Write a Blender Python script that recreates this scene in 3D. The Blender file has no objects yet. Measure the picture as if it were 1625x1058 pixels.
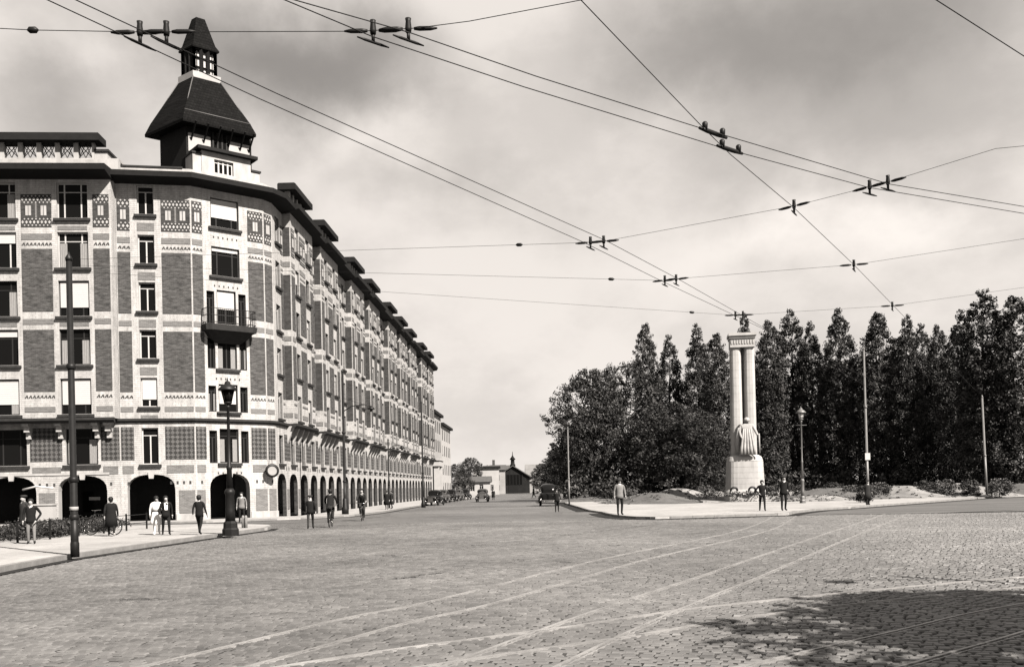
import bpy, bmesh, math, random
import numpy as np
from mathutils import Vector, Matrix
random.seed(7)
R_ = math.radians
SC = bpy.context.scene
COL = SC.collection

# ------------------------------------------------------------------ camera
FPX, CX, HY, EYE, ROLL = 1500.0, 812.5, 772.9, 1.7, R_(1.2)
cam = bpy.data.cameras.new('camera')
cam.sensor_fit = 'HORIZONTAL'; cam.sensor_width = 36.0
cam.lens = FPX / 1625.0 * 36.0
cam.shift_y = (HY - 529.0) / 1625.0
cam.clip_start = 0.1; cam.clip_end = 6000
camo = bpy.data.objects.new('camera', cam); COL.objects.link(camo)
_c, _s = math.cos(ROLL), math.sin(ROLL)
RV, UV, FV = Vector((_c, 0, -_s)), Vector((_s, 0, _c)), Vector((0, 1, 0))
camo.matrix_world = Matrix(((RV.x, UV.x, -FV.x, 0), (RV.y, UV.y, -FV.y, 0), (RV.z, UV.z, -FV.z, EYE), (0, 0, 0, 1)))
SC.camera = camo

def ray(px, py):
    return RV * (px - CX) + UV * (HY - py) + FV * FPX
def gp(px, py, z=0.0):
    """the point at height z that the photograph shows at a pixel"""
    d = ray(px, py); t = (z - EYE) / d.z
    return Vector((d.x * t, d.y * t, z))
def at(px, py, Y):
    d = ray(px, py); t = Y / d.y
    return Vector((d.x * t, Y, EYE + d.z * t))

# ------------------------------------------------------------------ sky and sun
SUN_EL, SUN_AZ = R_(42), R_(-47)          # azimuth from +X (right) towards the camera side
sdir = Vector((math.cos(SUN_EL) * math.cos(SUN_AZ), math.cos(SUN_EL) * math.sin(SUN_AZ), math.sin(SUN_EL)))
W = bpy.data.worlds.new('World'); SC.world = W; W.use_nodes = True
nt = W.node_tree; nt.nodes.clear()
def N(tree, kind, **kw):
    n = tree.nodes.new(kind)
    for k, v in kw.items(): setattr(n, k, v)
    return n
out = N(nt, 'ShaderNodeOutputWorld'); bg = N(nt, 'ShaderNodeBackground'); bg.inputs[1].default_value = 0.1
nt.links.new(bg.outputs[0], out.inputs[0])
sky = N(nt, 'ShaderNodeTexSky'); sky.sky_type = 'NISHITA'; sky.sun_disc = False
sky.sun_elevation = SUN_EL; sky.sun_rotation = math.atan2(sdir.x, sdir.y)
bw = N(nt, 'ShaderNodeRGBToBW'); nt.links.new(sky.outputs[0], bw.inputs[0])
tc = N(nt, 'ShaderNodeTexCoord')
mp = N(nt, 'ShaderNodeMapping'); mp.inputs['Scale'].default_value = (1, 1, 1.7); mp.inputs['Location'].default_value = (3.1, 0.4, 1.7)
nt.links.new(tc.outputs['Generated'], mp.inputs[0])
no = N(nt, 'ShaderNodeTexNoise'); no.inputs['Scale'].default_value = 3.2; no.inputs['Detail'].default_value = 7; no.inputs['Roughness'].default_value = 0.58
nt.links.new(mp.outputs[0], no.inputs['Vector'])
cr = N(nt, 'ShaderNodeMapRange'); cr.interpolation_type = 'SMOOTHSTEP'
for i, v in zip((1, 2, 3, 4), (0.38, 0.60, 0.76, 0.97)): cr.inputs[i].default_value = v
nt.links.new(no.outputs[0], cr.inputs[0])
no2 = N(nt, 'ShaderNodeTexNoise'); no2.inputs['Scale'].default_value = 4.5; no2.inputs['Detail'].default_value = 10; no2.inputs['Roughness'].default_value = 0.58
nt.links.new(tc.outputs['Generated'], no2.inputs['Vector'])
sb = N(nt, 'ShaderNodeVectorMath', operation='SUBTRACT'); sb.inputs[1].default_value = (0.5, 0.5, 0.5); nt.links.new(no2.outputs['Color'], sb.inputs[0])
scl = N(nt, 'ShaderNodeVectorMath', operation='SCALE'); scl.inputs['Scale'].default_value = 0.2; nt.links.new(sb.outputs[0], scl.inputs[0])
ad = N(nt, 'ShaderNodeVectorMath', operation='ADD'); nt.links.new(tc.outputs['Generated'], ad.inputs[0]); nt.links.new(scl.outputs[0], ad.inputs[1])
cur = cr.outputs[0]
# grey bellies of the big clouds: direction, stretch (x, z), radius, darkness
for (px, py, sx, sz, rad, dark) in ((470, 105, 1.0, 2.0, 0.22, 0.66), (50, 170, 1.0, 1.7, 0.12, 0.34), (1330, 25, 0.75, 2.2, 0.23, 0.48),
                                    (1080, 95, 1.0, 2.4, 0.14, 0.2), (1350, 190, 0.7, 1.7, 0.2, 0.25), (800, 300, 0.8, 2.0, 0.15, 0.12), (610, 320, 0.6, 3.0, 0.10, 0.12),
                                    # sunlit heads of the cumulus on the right
                                    (1285, 315, 1.0, 1.5, 0.075, -0.16), (1215, 365, 0.8, 1.6, 0.06, -0.13), (1350, 360, 0.8, 1.7, 0.09, -0.14), (1480, 350, 0.9, 1.6, 0.08, -0.12), (1090, 380, 0.6, 2.0, 0.07, -0.08), (640, 250, 0.7, 1.6, 0.09, -0.1), (150, 90, 0.8, 1.8, 0.06, -0.12), (1000, 230, 0.7, 2.0, 0.08, -0.08)):
    d = ray(px, py).normalized()
    df = N(nt, 'ShaderNodeVectorMath', operation='SUBTRACT'); df.inputs[1].default_value = d; nt.links.new(ad.outputs[0], df.inputs[0])
    ml = N(nt, 'ShaderNodeVectorMath', operation='MULTIPLY'); ml.inputs[1].default_value = (sx, 0.6, sz); nt.links.new(df.outputs[0], ml.inputs[0])
    ln = N(nt, 'ShaderNodeVectorMath', operation='LENGTH'); nt.links.new(ml.outputs[0], ln.inputs[0])
    mr = N(nt, 'ShaderNodeMapRange'); mr.interpolation_type = 'SMOOTHERSTEP'
    for i, v in zip((1, 2, 3, 4), (0.0, rad, 1 - dark, 1.0)): mr.inputs[i].default_value = v
    nt.links.new(ln.outputs['Value'], mr.inputs[0])
    mm = N(nt, 'ShaderNodeMath', operation='MULTIPLY'); nt.links.new(cur, mm.inputs[0]); nt.links.new(mr.outputs[0], mm.inputs[1]); cur = mm.outputs[0]
cl = N(nt, 'ShaderNodeMath', operation='MULTIPLY'); cl.inputs[1].default_value = 1.93; nt.links.new(cur, cl.inputs[0])
mx = N(nt, 'ShaderNodeMix', data_type='FLOAT'); mx.inputs[0].default_value = 0.96
nt.links.new(bw.outputs[0], mx.inputs[2]); nt.links.new(cl.outputs[0], mx.inputs[3])
tint = N(nt, 'ShaderNodeVectorMath', operation='SCALE'); tint.inputs[0].default_value = (1.0, 0.93, 0.87)
nt.links.new(mx.outputs[0], tint.inputs['Scale']); nt.links.new(tint.outputs[0], bg.inputs[0])

sun = bpy.data.lights.new('sun', 'SUN'); sun.energy = 5.0; sun.angle = R_(0.5); sun.color = (1.0, 0.93, 0.86)
suno = bpy.data.objects.new('sun', sun); COL.objects.link(suno)
suno.rotation_euler = (-sdir).to_track_quat('-Z', 'Y').to_euler(); suno.location = sdir * 300
vs = SC.view_settings; vs.view_transform = 'Standard'; vs.look = 'None'; vs.gamma = 1.0; vs.exposure = 2.2; vs.use_curve_mapping = False
SC.render.engine = 'CYCLES'

# ------------------------------------------------------------------ materials
ALB = 0.27                                # exposure is opened by 2.2 stops, so the base colours sit at the low end of their range
def grey(v): return (v * ALB, v * ALB * 0.985, v * ALB * 0.965, 1)
def mat(name, v, rough=0.8, var=0.0, scale=1.0, bump=0.0, spec=0.3, metal=0.0, attr=None, stretch=(1, 1, 1), fine=0.0):
    m = bpy.data.materials.new(name); m.use_nodes = True
    t = m.node_tree; b = t.nodes['Principled BSDF']
    b.inputs['Base Color'].default_value = grey(v); b.inputs['Roughness'].default_value = rough
    b.inputs['Specular IOR Level'].default_value = spec if v > 0.1 else spec * 0.35; b.inputs['Metallic'].default_value = metal
    fac = None
    if var or bump:
        co = N(t, 'ShaderNodeTexCoord'); mpp = N(t, 'ShaderNodeMapping'); mpp.inputs['Scale'].default_value = stretch
        t.links.new(co.outputs['Object'], mpp.inputs[0])
        nn = N(t, 'ShaderNodeTexNoise'); nn.inputs['Scale'].default_value = scale; nn.inputs['Detail'].default_value = 8; nn.inputs['Roughness'].default_value = 0.62
        t.links.new(mpp.outputs[0], nn.inputs['Vector'])
        r = N(t, 'ShaderNodeMapRange')
        for i, q in zip((1, 2, 3, 4), (0.25, 0.75, 1 - var, 1 + var)): r.inputs[i].default_value = q
        t.links.new(nn.outputs[0], r.inputs[0]); fac = r.outputs[0]
        if fine:
            n3 = N(t, 'ShaderNodeTexNoise'); n3.inputs['Scale'].default_value = scale * 14; n3.inputs['Detail'].default_value = 4
            t.links.new(mpp.outputs[0], n3.inputs['Vector'])
            r3 = N(t, 'ShaderNodeMapRange')
            for i, q in zip((1, 2, 3, 4), (0.3, 0.7, 1 - fine, 1 + fine)): r3.inputs[i].default_value = q
            t.links.new(n3.outputs[0], r3.inputs[0])
            q = N(t, 'ShaderNodeMath', operation='MULTIPLY'); t.links.new(fac, q.inputs[0]); t.links.new(r3.outputs[0], q.inputs[1]); fac = q.outputs[0]
        if bump:
            bp = N(t, 'ShaderNodeBump'); bp.inputs['Strength'].default_value = bump; bp.inputs['Distance'].default_value = 0.03
            t.links.new(nn.outputs[0], bp.inputs['Height']); t.links.new(bp.outputs[0], b.inputs['Normal'])
    if attr:
        a = N(t, 'ShaderNodeAttribute'); a.attribute_name = attr
        if fac is None: fac = a.outputs['Fac']
        else:
            q = N(t, 'ShaderNodeMath', operation='MULTIPLY'); t.links.new(fac, q.inputs[0]); t.links.new(a.outputs['Fac'], q.inputs[1]); fac = q.outputs[0]
    if fac is not None:
        sc = N(t, 'ShaderNodeVectorMath', operation='SCALE'); sc.inputs[0].default_value = grey(v)[:3]
        t.links.new(fac, sc.inputs['Scale']); t.links.new(sc.outputs[0], b.inputs['Base Color'])
    return m

def brick_mat(name, v1, v2, mortar, bw_=0.24, bh=0.075, mort=0.012, blotch=0.25, diaper=False, streak=(1, 2.6, 1), spec=0.12):
    m = bpy.data.materials.new(name); m.use_nodes = True
    t = m.node_tree; b = t.nodes['Principled BSDF']; b.inputs['Roughness'].default_value = 0.85; b.inputs['Specular IOR Level'].default_value = spec
    co = N(t, 'ShaderNodeTexCoord'); sp = N(t, 'ShaderNodeSeparateXYZ'); cb = N(t, 'ShaderNodeCombineXYZ')
    t.links.new(co.outputs['Object'], sp.inputs[0])
    adx = N(t, 'ShaderNodeMath', operation='ADD'); t.links.new(sp.outputs[0], adx.inputs[0]); t.links.new(sp.outputs[1], adx.inputs[1])
    t.links.new(adx.outputs[0], cb.inputs[0]); t.links.new(sp.outputs[2], cb.inputs[1])
    br = N(t, 'ShaderNodeTexBrick'); br.inputs['Scale'].default_value = 1.0
    br.inputs['Brick Width'].default_value = bw_; br.inputs['Row Height'].default_value = bh; br.inputs['Mortar Size'].default_value = mort
    br.inputs['Color1'].default_value = grey(v1); br.inputs['Color2'].default_value = grey(v2); br.inputs['Mortar'].default_value = grey(mortar)
    t.links.new(cb.outputs[0], br.inputs['Vector'])
    nn = N(t, 'ShaderNodeTexNoise'); nn.inputs['Scale'].default_value = 1.6; nn.inputs['Detail'].default_value = 9; nn.inputs['Roughness'].default_value = 0.75
    mpp = N(t, 'ShaderNodeMapping'); mpp.inputs['Scale'].default_value = streak
    t.links.new(cb.outputs[0], mpp.inputs[0]); t.links.new(mpp.outputs[0], nn.inputs['Vector'])
    r = N(t, 'ShaderNodeMapRange')
    for i, q in zip((1, 2, 3, 4), (0.3, 0.7, 1 - blotch, 1 + blotch)): r.inputs[i].default_value = q
    t.links.new(nn.outputs[0], r.inputs[0]); f = r.outputs[0]
    if diaper:
        mq = N(t, 'ShaderNodeMapping'); mq.inputs['Rotation'].default_value = (0, 0, R_(45)); mq.inputs['Scale'].default_value = (5.2, 5.2, 1)
        t.links.new(cb.outputs[0], mq.inputs[0])
        ck = N(t, 'ShaderNodeTexChecker'); ck.inputs['Scale'].default_value = 1.0
        ck.inputs['Color1'].default_value = (0.55,) * 3 + (1,); ck.inputs['Color2'].default_value = (1.6,) * 3 + (1,)
        t.links.new(mq.outputs[0], ck.inputs['Vector'])
        q = N(t, 'ShaderNodeMath', operation='MULTIPLY'); t.links.new(f, q.inputs[0]); t.links.new(ck.outputs['Color'], q.inputs[1]); f = q.outputs[0]
    sc = N(t, 'ShaderNodeVectorMath', operation='SCALE'); t.links.new(br.outputs['Color'], sc.inputs[0]); t.links.new(f, sc.inputs['Scale'])
    t.links.new(sc.outputs[0], b.inputs['Base Color'])
    bp = N(t, 'ShaderNodeBump'); bp.inputs['Strength'].default_value = 0.5; bp.inputs['Distance'].default_value = 0.01; bp.invert = True
    t.links.new(br.outputs['Fac'], bp.inputs['Height']); t.links.new(bp.outputs[0], b.inputs['Normal'])
    return m

M = dict(
    stone=brick_mat('white_glazed_brick', 0.78, 0.66, 0.54, 0.36, 0.12, 0.014, 0.34, streak=(1.6, 0.35, 1)),
    trim=mat('pale_stone', 0.64, 0.8, 0.3, 1.4, 0.1, stretch=(1.5, 1.5, 0.5)),
    brick=brick_mat('grey_brick', 0.155, 0.07, 0.15, blotch=0.8),
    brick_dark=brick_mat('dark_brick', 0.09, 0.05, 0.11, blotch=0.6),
    band=brick_mat('band_brick', 0.30, 0.2, 0.36, blotch=0.35),
    diaper=brick_mat('diaper_brick', 0.12, 0.08, 0.16, blotch=0.4, diaper=True),
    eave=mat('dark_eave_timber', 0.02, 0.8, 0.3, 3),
    slate=brick_mat('dark_slate', 0.018, 0.012, 0.005, 0.28, 0.2, 0.012, 0.35, spec=0.03),
    timber=mat('black_timber', 0.016, 0.8, 0.3, 4),
    lead=mat('zinc_flashing', 0.16, 0.55, 0.2, 4),
    frame=mat('painted_window_frame', 0.8, 0.6, 0.1, 5),
    frame_dark=mat('dark_window_frame', 0.035, 0.6, 0.1, 5),
    pane=mat('window_glass', 0.012, 0.12, spec=0.1),
    sill=mat('dark_sill_stone', 0.05, 0.75, 0.3, 4),
    blind=mat('white_blind', 0.85, 0.8, 0.06, 3, stretch=(1, 1, 9)),
    curtain=mat('curtain_cloth', 0.4, 0.9, 0.25, 5, stretch=(6, 1, 1)),
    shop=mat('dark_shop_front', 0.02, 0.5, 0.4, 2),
    iron=mat('black_iron', 0.018, 0.5, 0.3, 8, spec=0.4),
    iron_grey=mat('grey_painted_iron', 0.22, 0.5, 0.2, 6, spec=0.4),
    wire=mat('blackened_copper_wire', 0.02, 0.5, spec=0.3),
    lampglass=mat('milky_lamp_glass', 1.1, 0.25, spec=0.5),
    sett=mat('granite_sett', 0.21, 0.55, 0.55, 0.10, 0.0, 0.4, attr='tone', fine=0.2),
    kerb_shade=mat('painted_kerb_shade', 0.035, 0.9, 0.3, 1.5), joint=mat('sett_joint_sand', 0.10, 0.9, 0.3, 0.6),  # first entry: shade of the kerb face put into a flat dark colour
    pave=mat('pale_pavement', 0.55, 0.85, 0.3, 0.35, 0.1, fine=0.12),
    kerb=mat('granite_kerb', 0.34, 0.75, 0.25, 3, 0.2),
    asphalt=mat('worn_asphalt', 0.16, 0.8, 0.45, 0.35, fine=0.15, stretch=(0.3, 1.6, 1)),
    ground=mat('bare_sandy_ground', 0.36, 0.95, 0.5, 0.5, 0.5, fine=0.25),
    lawn=mat('dry_lawn', 0.15, 0.95, 0.5, 0.7, 0.5, fine=0.4),
    rail=mat('polished_rail_steel', 0.69, 0.45, 0.5, 1.2, spec=0.5, metal=0.5),
    leaf=mat('dark_leaf', 0.062, 0.55, attr='tone', spec=0.35),
    leaf_light=mat('shrub_leaf', 0.11, 0.6, attr='tone', spec=0.35),
    bark=mat('tree_bark', 0.07, 0.9, 0.4, 5, 0.4),
    flower=mat('pale_flowers', 0.5, 0.8, attr='tone'),
    monument=mat('monument_limestone', 0.68, 0.8, 0.22, 1.1, 0.15, stretch=(1.4, 1.4, 0.5)),
    bronze=mat('weathered_statue_stone', 0.56, 0.8, 0.3, 2.5, 0.2),
    skin=mat('skin', 0.62, 0.6), hair=mat('dark_hair', 0.025, 0.6),
    suit=mat('black_suit_cloth', 0.018, 0.9, 0.2, 8), suit2=mat('charcoal_cloth', 0.05, 0.9, 0.2, 8),
    coat=mat('grey_coat_cloth', 0.3, 0.9, 0.2, 8), white=mat('white_cotton', 1.5, 0.85, 0.06, 9), shoe=mat('black_leather', 0.014, 0.4),
    car=mat('black_car_paint', 0.012, 0.18, spec=0.5), car2=mat('grey_car_paint', 0.09, 0.3, spec=0.5), tyre=mat('tyre_rubber', 0.015, 0.85), chrome=mat('chrome', 1.2, 0.15, metal=1.0),
    plaster=mat('pale_plaster', 0.64, 0.85, 0.15, 0.6), plaster2=mat('grey_plaster', 0.5, 0.85, 0.2, 0.5), tileroof=mat('old_tile_roof', 0.12, 0.85, 0.3, 2),
    darkwall=mat('sooty_brick', 0.022, 0.85, 0.4, 1.0), rooflight=mat('pale_roof_sheet', 0.3, 0.8, 0.2, 0.7),
)

# ------------------------------------------------------------------ mesh helpers
class MB:
    def __init__(s): s.v, s.f, s.m, s.mats, s.sm = [], [], [], [], []
    def mi(s, m):
        if m not in s.mats: s.mats.append(m)
        return s.mats.index(m)
    def face(s, pts, m, smooth=False):
        b = len(s.v); s.v += [tuple(p) for p in pts]; s.f.append(tuple(range(b, b + len(pts)))); s.m.append(s.mi(m)); s.sm.append(smooth)
    def box(s, x0, x1, y0, y1, z0, z1, m, T=None):
        b = len(s.v)
        P = [(x0, y0, z0), (x1, y0, z0), (x1, y1, z0), (x0, y1, z0), (x0, y0, z1), (x1, y0, z1), (x1, y1, z1), (x0, y1, z1)]
        if T is not None: P = [tuple(T @ Vector(p)) for p in P]
        s.v += P
        for q in ((0, 3, 2, 1), (4, 5, 6, 7), (0, 1, 5, 4), (1, 2, 6, 5), (2, 3, 7, 6), (3, 0, 4, 7)):
            s.f.append(tuple(b + i for i in q)); s.m.append(s.mi(m)); s.sm.append(False)
    def rings(s, rings, m, closed=True, cap=True, smooth=True):
        b = len(s.v); n = len(rings[0])
        for r in rings: s.v += [tuple(p) for p in r]
        for i in range(len(rings) - 1):
            for j in range(n if closed else n - 1):
                k = (j + 1) % n
                s.f.append((b + i * n + j, b + i * n + k, b + (i + 1) * n + k, b + (i + 1) * n + j)); s.m.append(s.mi(m)); s.sm.append(smooth)
        if cap:
            s.f.append(tuple(b + j for j in reversed(range(n)))); s.m.append(s.mi(m)); s.sm.append(False)
            e = b + (len(rings) - 1) * n
            s.f.append(tuple(e + j for j in range(n))); s.m.append(s.mi(m)); s.sm.append(False)
    def lathe(s, prof, m, n=14, c=(0, 0, 0), smooth=True, sx=1, sy=1, ph=0.0):
        s.rings([[(c[0] + r * sx * math.cos(2 * math.pi * j / n + ph), c[1] + r * sy * math.sin(2 * math.pi * j / n + ph), c[2] + z) for j in range(n)] for (r, z) in prof], m, smooth=smooth)
    def tube(s, pts, rad, m, n=8, smooth=True, cap=True):
        pts = [Vector(p) for p in pts]; R = []
        rad = rad if isinstance(rad, (list, tuple)) else [rad] * len(pts)
        for i, p in enumerate(pts):
            t = (pts[min(i + 1, len(pts) - 1)] - pts[max(i - 1, 0)]).normalized()
            a = Vector((0, 0, 1)) if abs(t.z) < 0.9 else Vector((1, 0, 0))
            u = t.cross(a).normalized(); w = u.cross(t)
            R.append([p + (u * math.cos(2 * math.pi * j / n) + w * math.sin(2 * math.pi * j / n)) * rad[i] for j in range(n)])
        s.rings(R, m, cap=cap, smooth=smooth)
    def prism(s, poly, z0, z1, m, mside=None):
        """polygon counter-clockwise in plan"""
        s.face([(p[0], p[1], z1) for p in poly], m)
        s.face([(p[0], p[1], z0) for p in reversed(poly)], m)
        n = len(poly)
        for i in range(n):
            a, b = poly[i], poly[(i + 1) % n]
            s.face([(a[0], a[1], z0), (b[0], b[1], z0), (b[0], b[1], z1), (a[0], a[1], z1)], mside or m)
    def mesh(s, name):
        me = bpy.data.meshes.new(name); me.from_pydata(s.v, [], s.f)
        for m in s.mats: me.materials.append(m)
        me.polygons.foreach_set('material_index', s.m); me.polygons.foreach_set('use_smooth', s.sm); me.update()
        return me
    def build(s, name, parent=None, loc=(0, 0, 0), rz=0.0, **kw): return obj(name, s.mesh(name), parent, loc, rz, **kw)

def obj(name, data, parent=None, loc=(0, 0, 0), rz=0.0, label=None, cat=None, group=None, kind=None):
    o = bpy.data.objects.new(name, data); COL.objects.link(o)
    o.location = loc; o.rotation_euler = (0, 0, rz)
    if parent is not None: o.parent = parent
    tag(o, label, cat, group, kind)
    return o
def tag(o, label=None, cat=None, group=None, kind=None):
    if label: o['label'] = label
    if cat: o['category'] = cat
    if group: o['group'] = group
    if kind: o['kind'] = kind
def thing(name, label, cat, loc=(0, 0, 0), rz=0.0, group=None): return obj(name, None, None, loc, rz, label, cat, group)
def copy_tree(o, parent=None, name=None):
    c = o.copy(); COL.objects.link(c)
    if parent is not None: c.parent = parent
    for ch in [x for x in KIDS.get(o.name, [])] : copy_tree(ch, c)
    return c
KIDS = {}
def index_kids(o):
    for x in o.children_recursive:
        KIDS.setdefault(x.parent.name, []).append(x)
def dup(o, loc, rz=0.0, scale=None, label=None, group=None):
    if o.name not in KIDS: index_kids(o)
    c = copy_tree(o); c.location = loc; c.rotation_euler = (0, 0, rz)
    if scale: c.scale = scale if isinstance(scale, tuple) else (scale,) * 3
    if label: c['label'] = label
    if group: c['group'] = group
    return c
# ------------------------------------------------------------------ ground, road, pavements
def poly_sheet(name, pts, z, m, parent=None, kind='structure'):
    b = MB(); b.face([(p[0], p[1], z) for p in pts], m); return b.build(name, parent, kind=kind)
b = MB(); b.face([(-3000, -400, -0.06), (3000, -400, -0.06), (3000, 5000, -0.06), (-3000, 5000, -0.06)], M['ground']); b.build('ground', kind='structure')

# layout of the sett paving: rows across a slightly turned axis
SA = R_(-14); SU, SV = Vector((math.cos(SA), math.sin(SA))), Vector((-math.sin(SA), math.cos(SA)))
PITCH_U, PITCH_V = 0.15, 0.125
road_far = M['sett'].copy(); road_far.name = 'distant_sett_paving'
t = road_far.node_tree; bs = t.nodes['Principled BSDF']
for n in [n for n in t.nodes if n.type == 'ATTRIBUTE']:
    co = N(t, 'ShaderNodeTexCoord'); mpp = N(t, 'ShaderNodeMapping'); mpp.inputs['Rotation'].default_value = (0, 0, -SA)
    t.links.new(co.outputs['Object'], mpp.inputs[0])
    br = N(t, 'ShaderNodeTexBrick'); br.inputs['Scale'].default_value = 1.0; br.inputs['Brick Width'].default_value = PITCH_U
    br.inputs['Row Height'].default_value = PITCH_V; br.inputs['Mortar Size'].default_value = 0.012
    br.inputs['Color1'].default_value = (1.15,) * 3 + (1,); br.inputs['Color2'].default_value = (0.8,) * 3 + (1,); br.inputs['Mortar'].default_value = (0.5,) * 3 + (1,)
    t.links.new(mpp.outputs[0], br.inputs['Vector'])
    for l in list(n.outputs['Fac'].links): t.links.new(br.outputs['Color'], l.to_socket)
    t.nodes.remove(n)
b = MB(); b.face([(-70, -60, -0.02), (60, -60, -0.02), (60, 47, -0.02), (-70, 47, -0.02)], M['joint'])
b.face([(-70, 47, 0.0), (60, 47, 0.0), (60, 60, 0.0), (-70, 60, 0.0)], road_far)
b.face([(-20, 60, 0.0), (25, 60, 0.0), (25, 420, 0.0), (-20, 420, 0.0)], road_far)
road = b.build('road', kind='structure')

def sett_geo(cx, cy, hu, hv, h, tilt, tone, ang):
    """arrays of setts: flat-topped stones with chamfered rims (top quad + 4 slopes)"""
    n = len(cx); ca, sa = np.cos(ang), np.sin(ang)
    out = np.empty((n, 8, 3), np.float32)
    for k, (su, sv) in enumerate(((-1, -1), (1, -1), (1, 1), (-1, 1))):
        for ring, (ins, zz) in enumerate(((0.0, -0.016), (0.014, 0.0))):
            u, v = su * (hu - ins), sv * (hv - ins)
            out[:, ring * 4 + k, 0] = cx + u * ca - v * sa
            out[:, ring * 4 + k, 1] = cy + u * sa + v * ca
            out[:, ring * 4 + k, 2] = zz + (h + tilt[:, 0] * u + tilt[:, 1] * v if ring else 0)
    q = np.array([(4, 5, 6, 7), (0, 1, 5, 4), (1, 2, 6, 5), (2, 3, 7, 6), (3, 0, 4, 7)], np.int32)
    faces = (q[None] + (np.arange(n) * 8)[:, None, None]).reshape(-1, 4)
    return out.reshape(-1, 3), faces, np.repeat(tone, 8).astype(np.float32)
def np_mesh(name, v, f, m, tone=None, smooth=False):
    me = bpy.data.meshes.new(name); k = f.shape[1]
    me.vertices.add(len(v)); me.vertices.foreach_set('co', np.ascontiguousarray(v, np.float32).ravel())
    me.loops.add(f.size); me.loops.foreach_set('vertex_index', np.ascontiguousarray(f, np.int32).ravel())
    me.polygons.add(len(f)); me.polygons.foreach_set('loop_start', np.arange(0, f.size, k, dtype=np.int32))
    try: me.polygons.foreach_set('loop_total', np.full(len(f), k, np.int32))
    except Exception: pass
    if tone is not None: me.attributes.new('tone', 'FLOAT', 'POINT').data.foreach_set('value', tone)
    me.materials.append(m); me.update(calc_edges=True)
    me.polygons.foreach_set('use_smooth', np.full(len(f), smooth, bool))
    return me
rng = np.random.default_rng(3)
# kerb outlines, used to keep the setts off the pavements
PAVE_L = [gp(*p) for p in ((-60, 921), (37, 901.5), (119, 886), (230, 869.5), (330, 854.5), (400, 845), (424, 841.5), (430.5, 838.8))] + \
         [gp(*p) for p in ((426, 836.6), (400, 835.4), (330, 835.2), (230, 837), (40, 839), (-60, 840))]
ii, jj = np.meshgrid(np.arange(-260, 300), np.arange(30, 400))
ii, jj = ii.ravel(), jj.ravel()
uu = (ii + 0.5 * (jj % 2) + rng.normal(0, 0.07, len(ii)) + rng.normal(0, 0.18, 400)[jj % 400]) * PITCH_U
vv = (jj + rng.normal(0, 0.05, len(ii))) * PITCH_V
# rows wander a little, as hand-laid ones do
vv = vv + 0.10 * np.sin(uu * 0.55 + 0.4) + 0.06 * np.sin(uu * 0.21 + vv * 0.3)
cx = uu * SU.x + vv * SV.x; cy = uu * SU.y + vv * SV.y
def inside(px, py, poly):
    r = np.zeros(len(px), bool); n = len(poly)
    for i in range(n):
        x1, y1, x2, y2 = poly[i][0], poly[i][1], poly[(i + 1) % n][0], poly[(i + 1) % n][1]
        c = ((y1 > py) != (y2 > py)) & (px < (x2 - x1) * (py - y1) / (y2 - y1 + 1e-9) + x1)
        r ^= c
    return r
keep = (cy > 6.5) & (cy < 47.3) & (cx > -0.60 * cy - 2.0) & (cx < 0.60 * cy + 2.0) & ~inside(cx, cy, [(p.x - 0.0, p.y) for p in PAVE_L])
cx, cy = cx[keep], cy[keep]; n = len(cx)
hu = PITCH_U / 2 - 0.010 + rng.normal(0, 0.005, n); hv = PITCH_V / 2 - 0.011 + rng.normal(0, 0.003, n)
hh = rng.normal(0, 0.0035, n); tl = rng.normal(0, 0.028, (n, 2)); tone = np.clip(rng.normal(1, 0.14, n), 0.6, 1.5); ang = SA + rng.normal(0, 0.05, n)
# a few patches of sunken, worn stones
patch = np.sin(cx * 0.9 + 1.3 * np.sin(cy * 0.6)) * np.sin(cy * 0.75 + 0.8)
hh -= 0.008 * np.clip(patch - 0.5, 0, 1)
nearest = np.argsort(cy + 0.15 * np.abs(cx - 0.5) + np.where((np.abs(cx) < 0.56 * cy) & (cy > 8.6), 0, 1e3))[:296]
mask = np.zeros(n, bool); mask[nearest] = True
v, f, tn = sett_geo(cx[~mask], cy[~mask], hu[~mask], hv[~mask], hh[~mask], tl[~mask], tone[~mask], ang[~mask])
obj('setts', np_mesh('setts', v, f, M['sett'], tn), road, kind='stuff')
variants = []
for k in range(14):
    z = np.zeros(1)
    v, f, tn = sett_geo(z, z, np.array([PITCH_U / 2 - 0.010 + rng.normal(0, 0.005)]), np.array([PITCH_V / 2 - 0.011 + rng.normal(0, 0.003)]), z, rng.normal(0, 0.035, (1, 2)), np.array([np.clip(rng.normal(1, 0.14), 0.6, 1.5)]), z)
    variants.append(np_mesh('sett', v, f, M['sett'], tn))
for i in nearest:
    obj('sett', variants[int(rng.integers(14))], road, (float(cx[i]), float(cy[i]), float(hh[i])), float(ang[i]))

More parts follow.
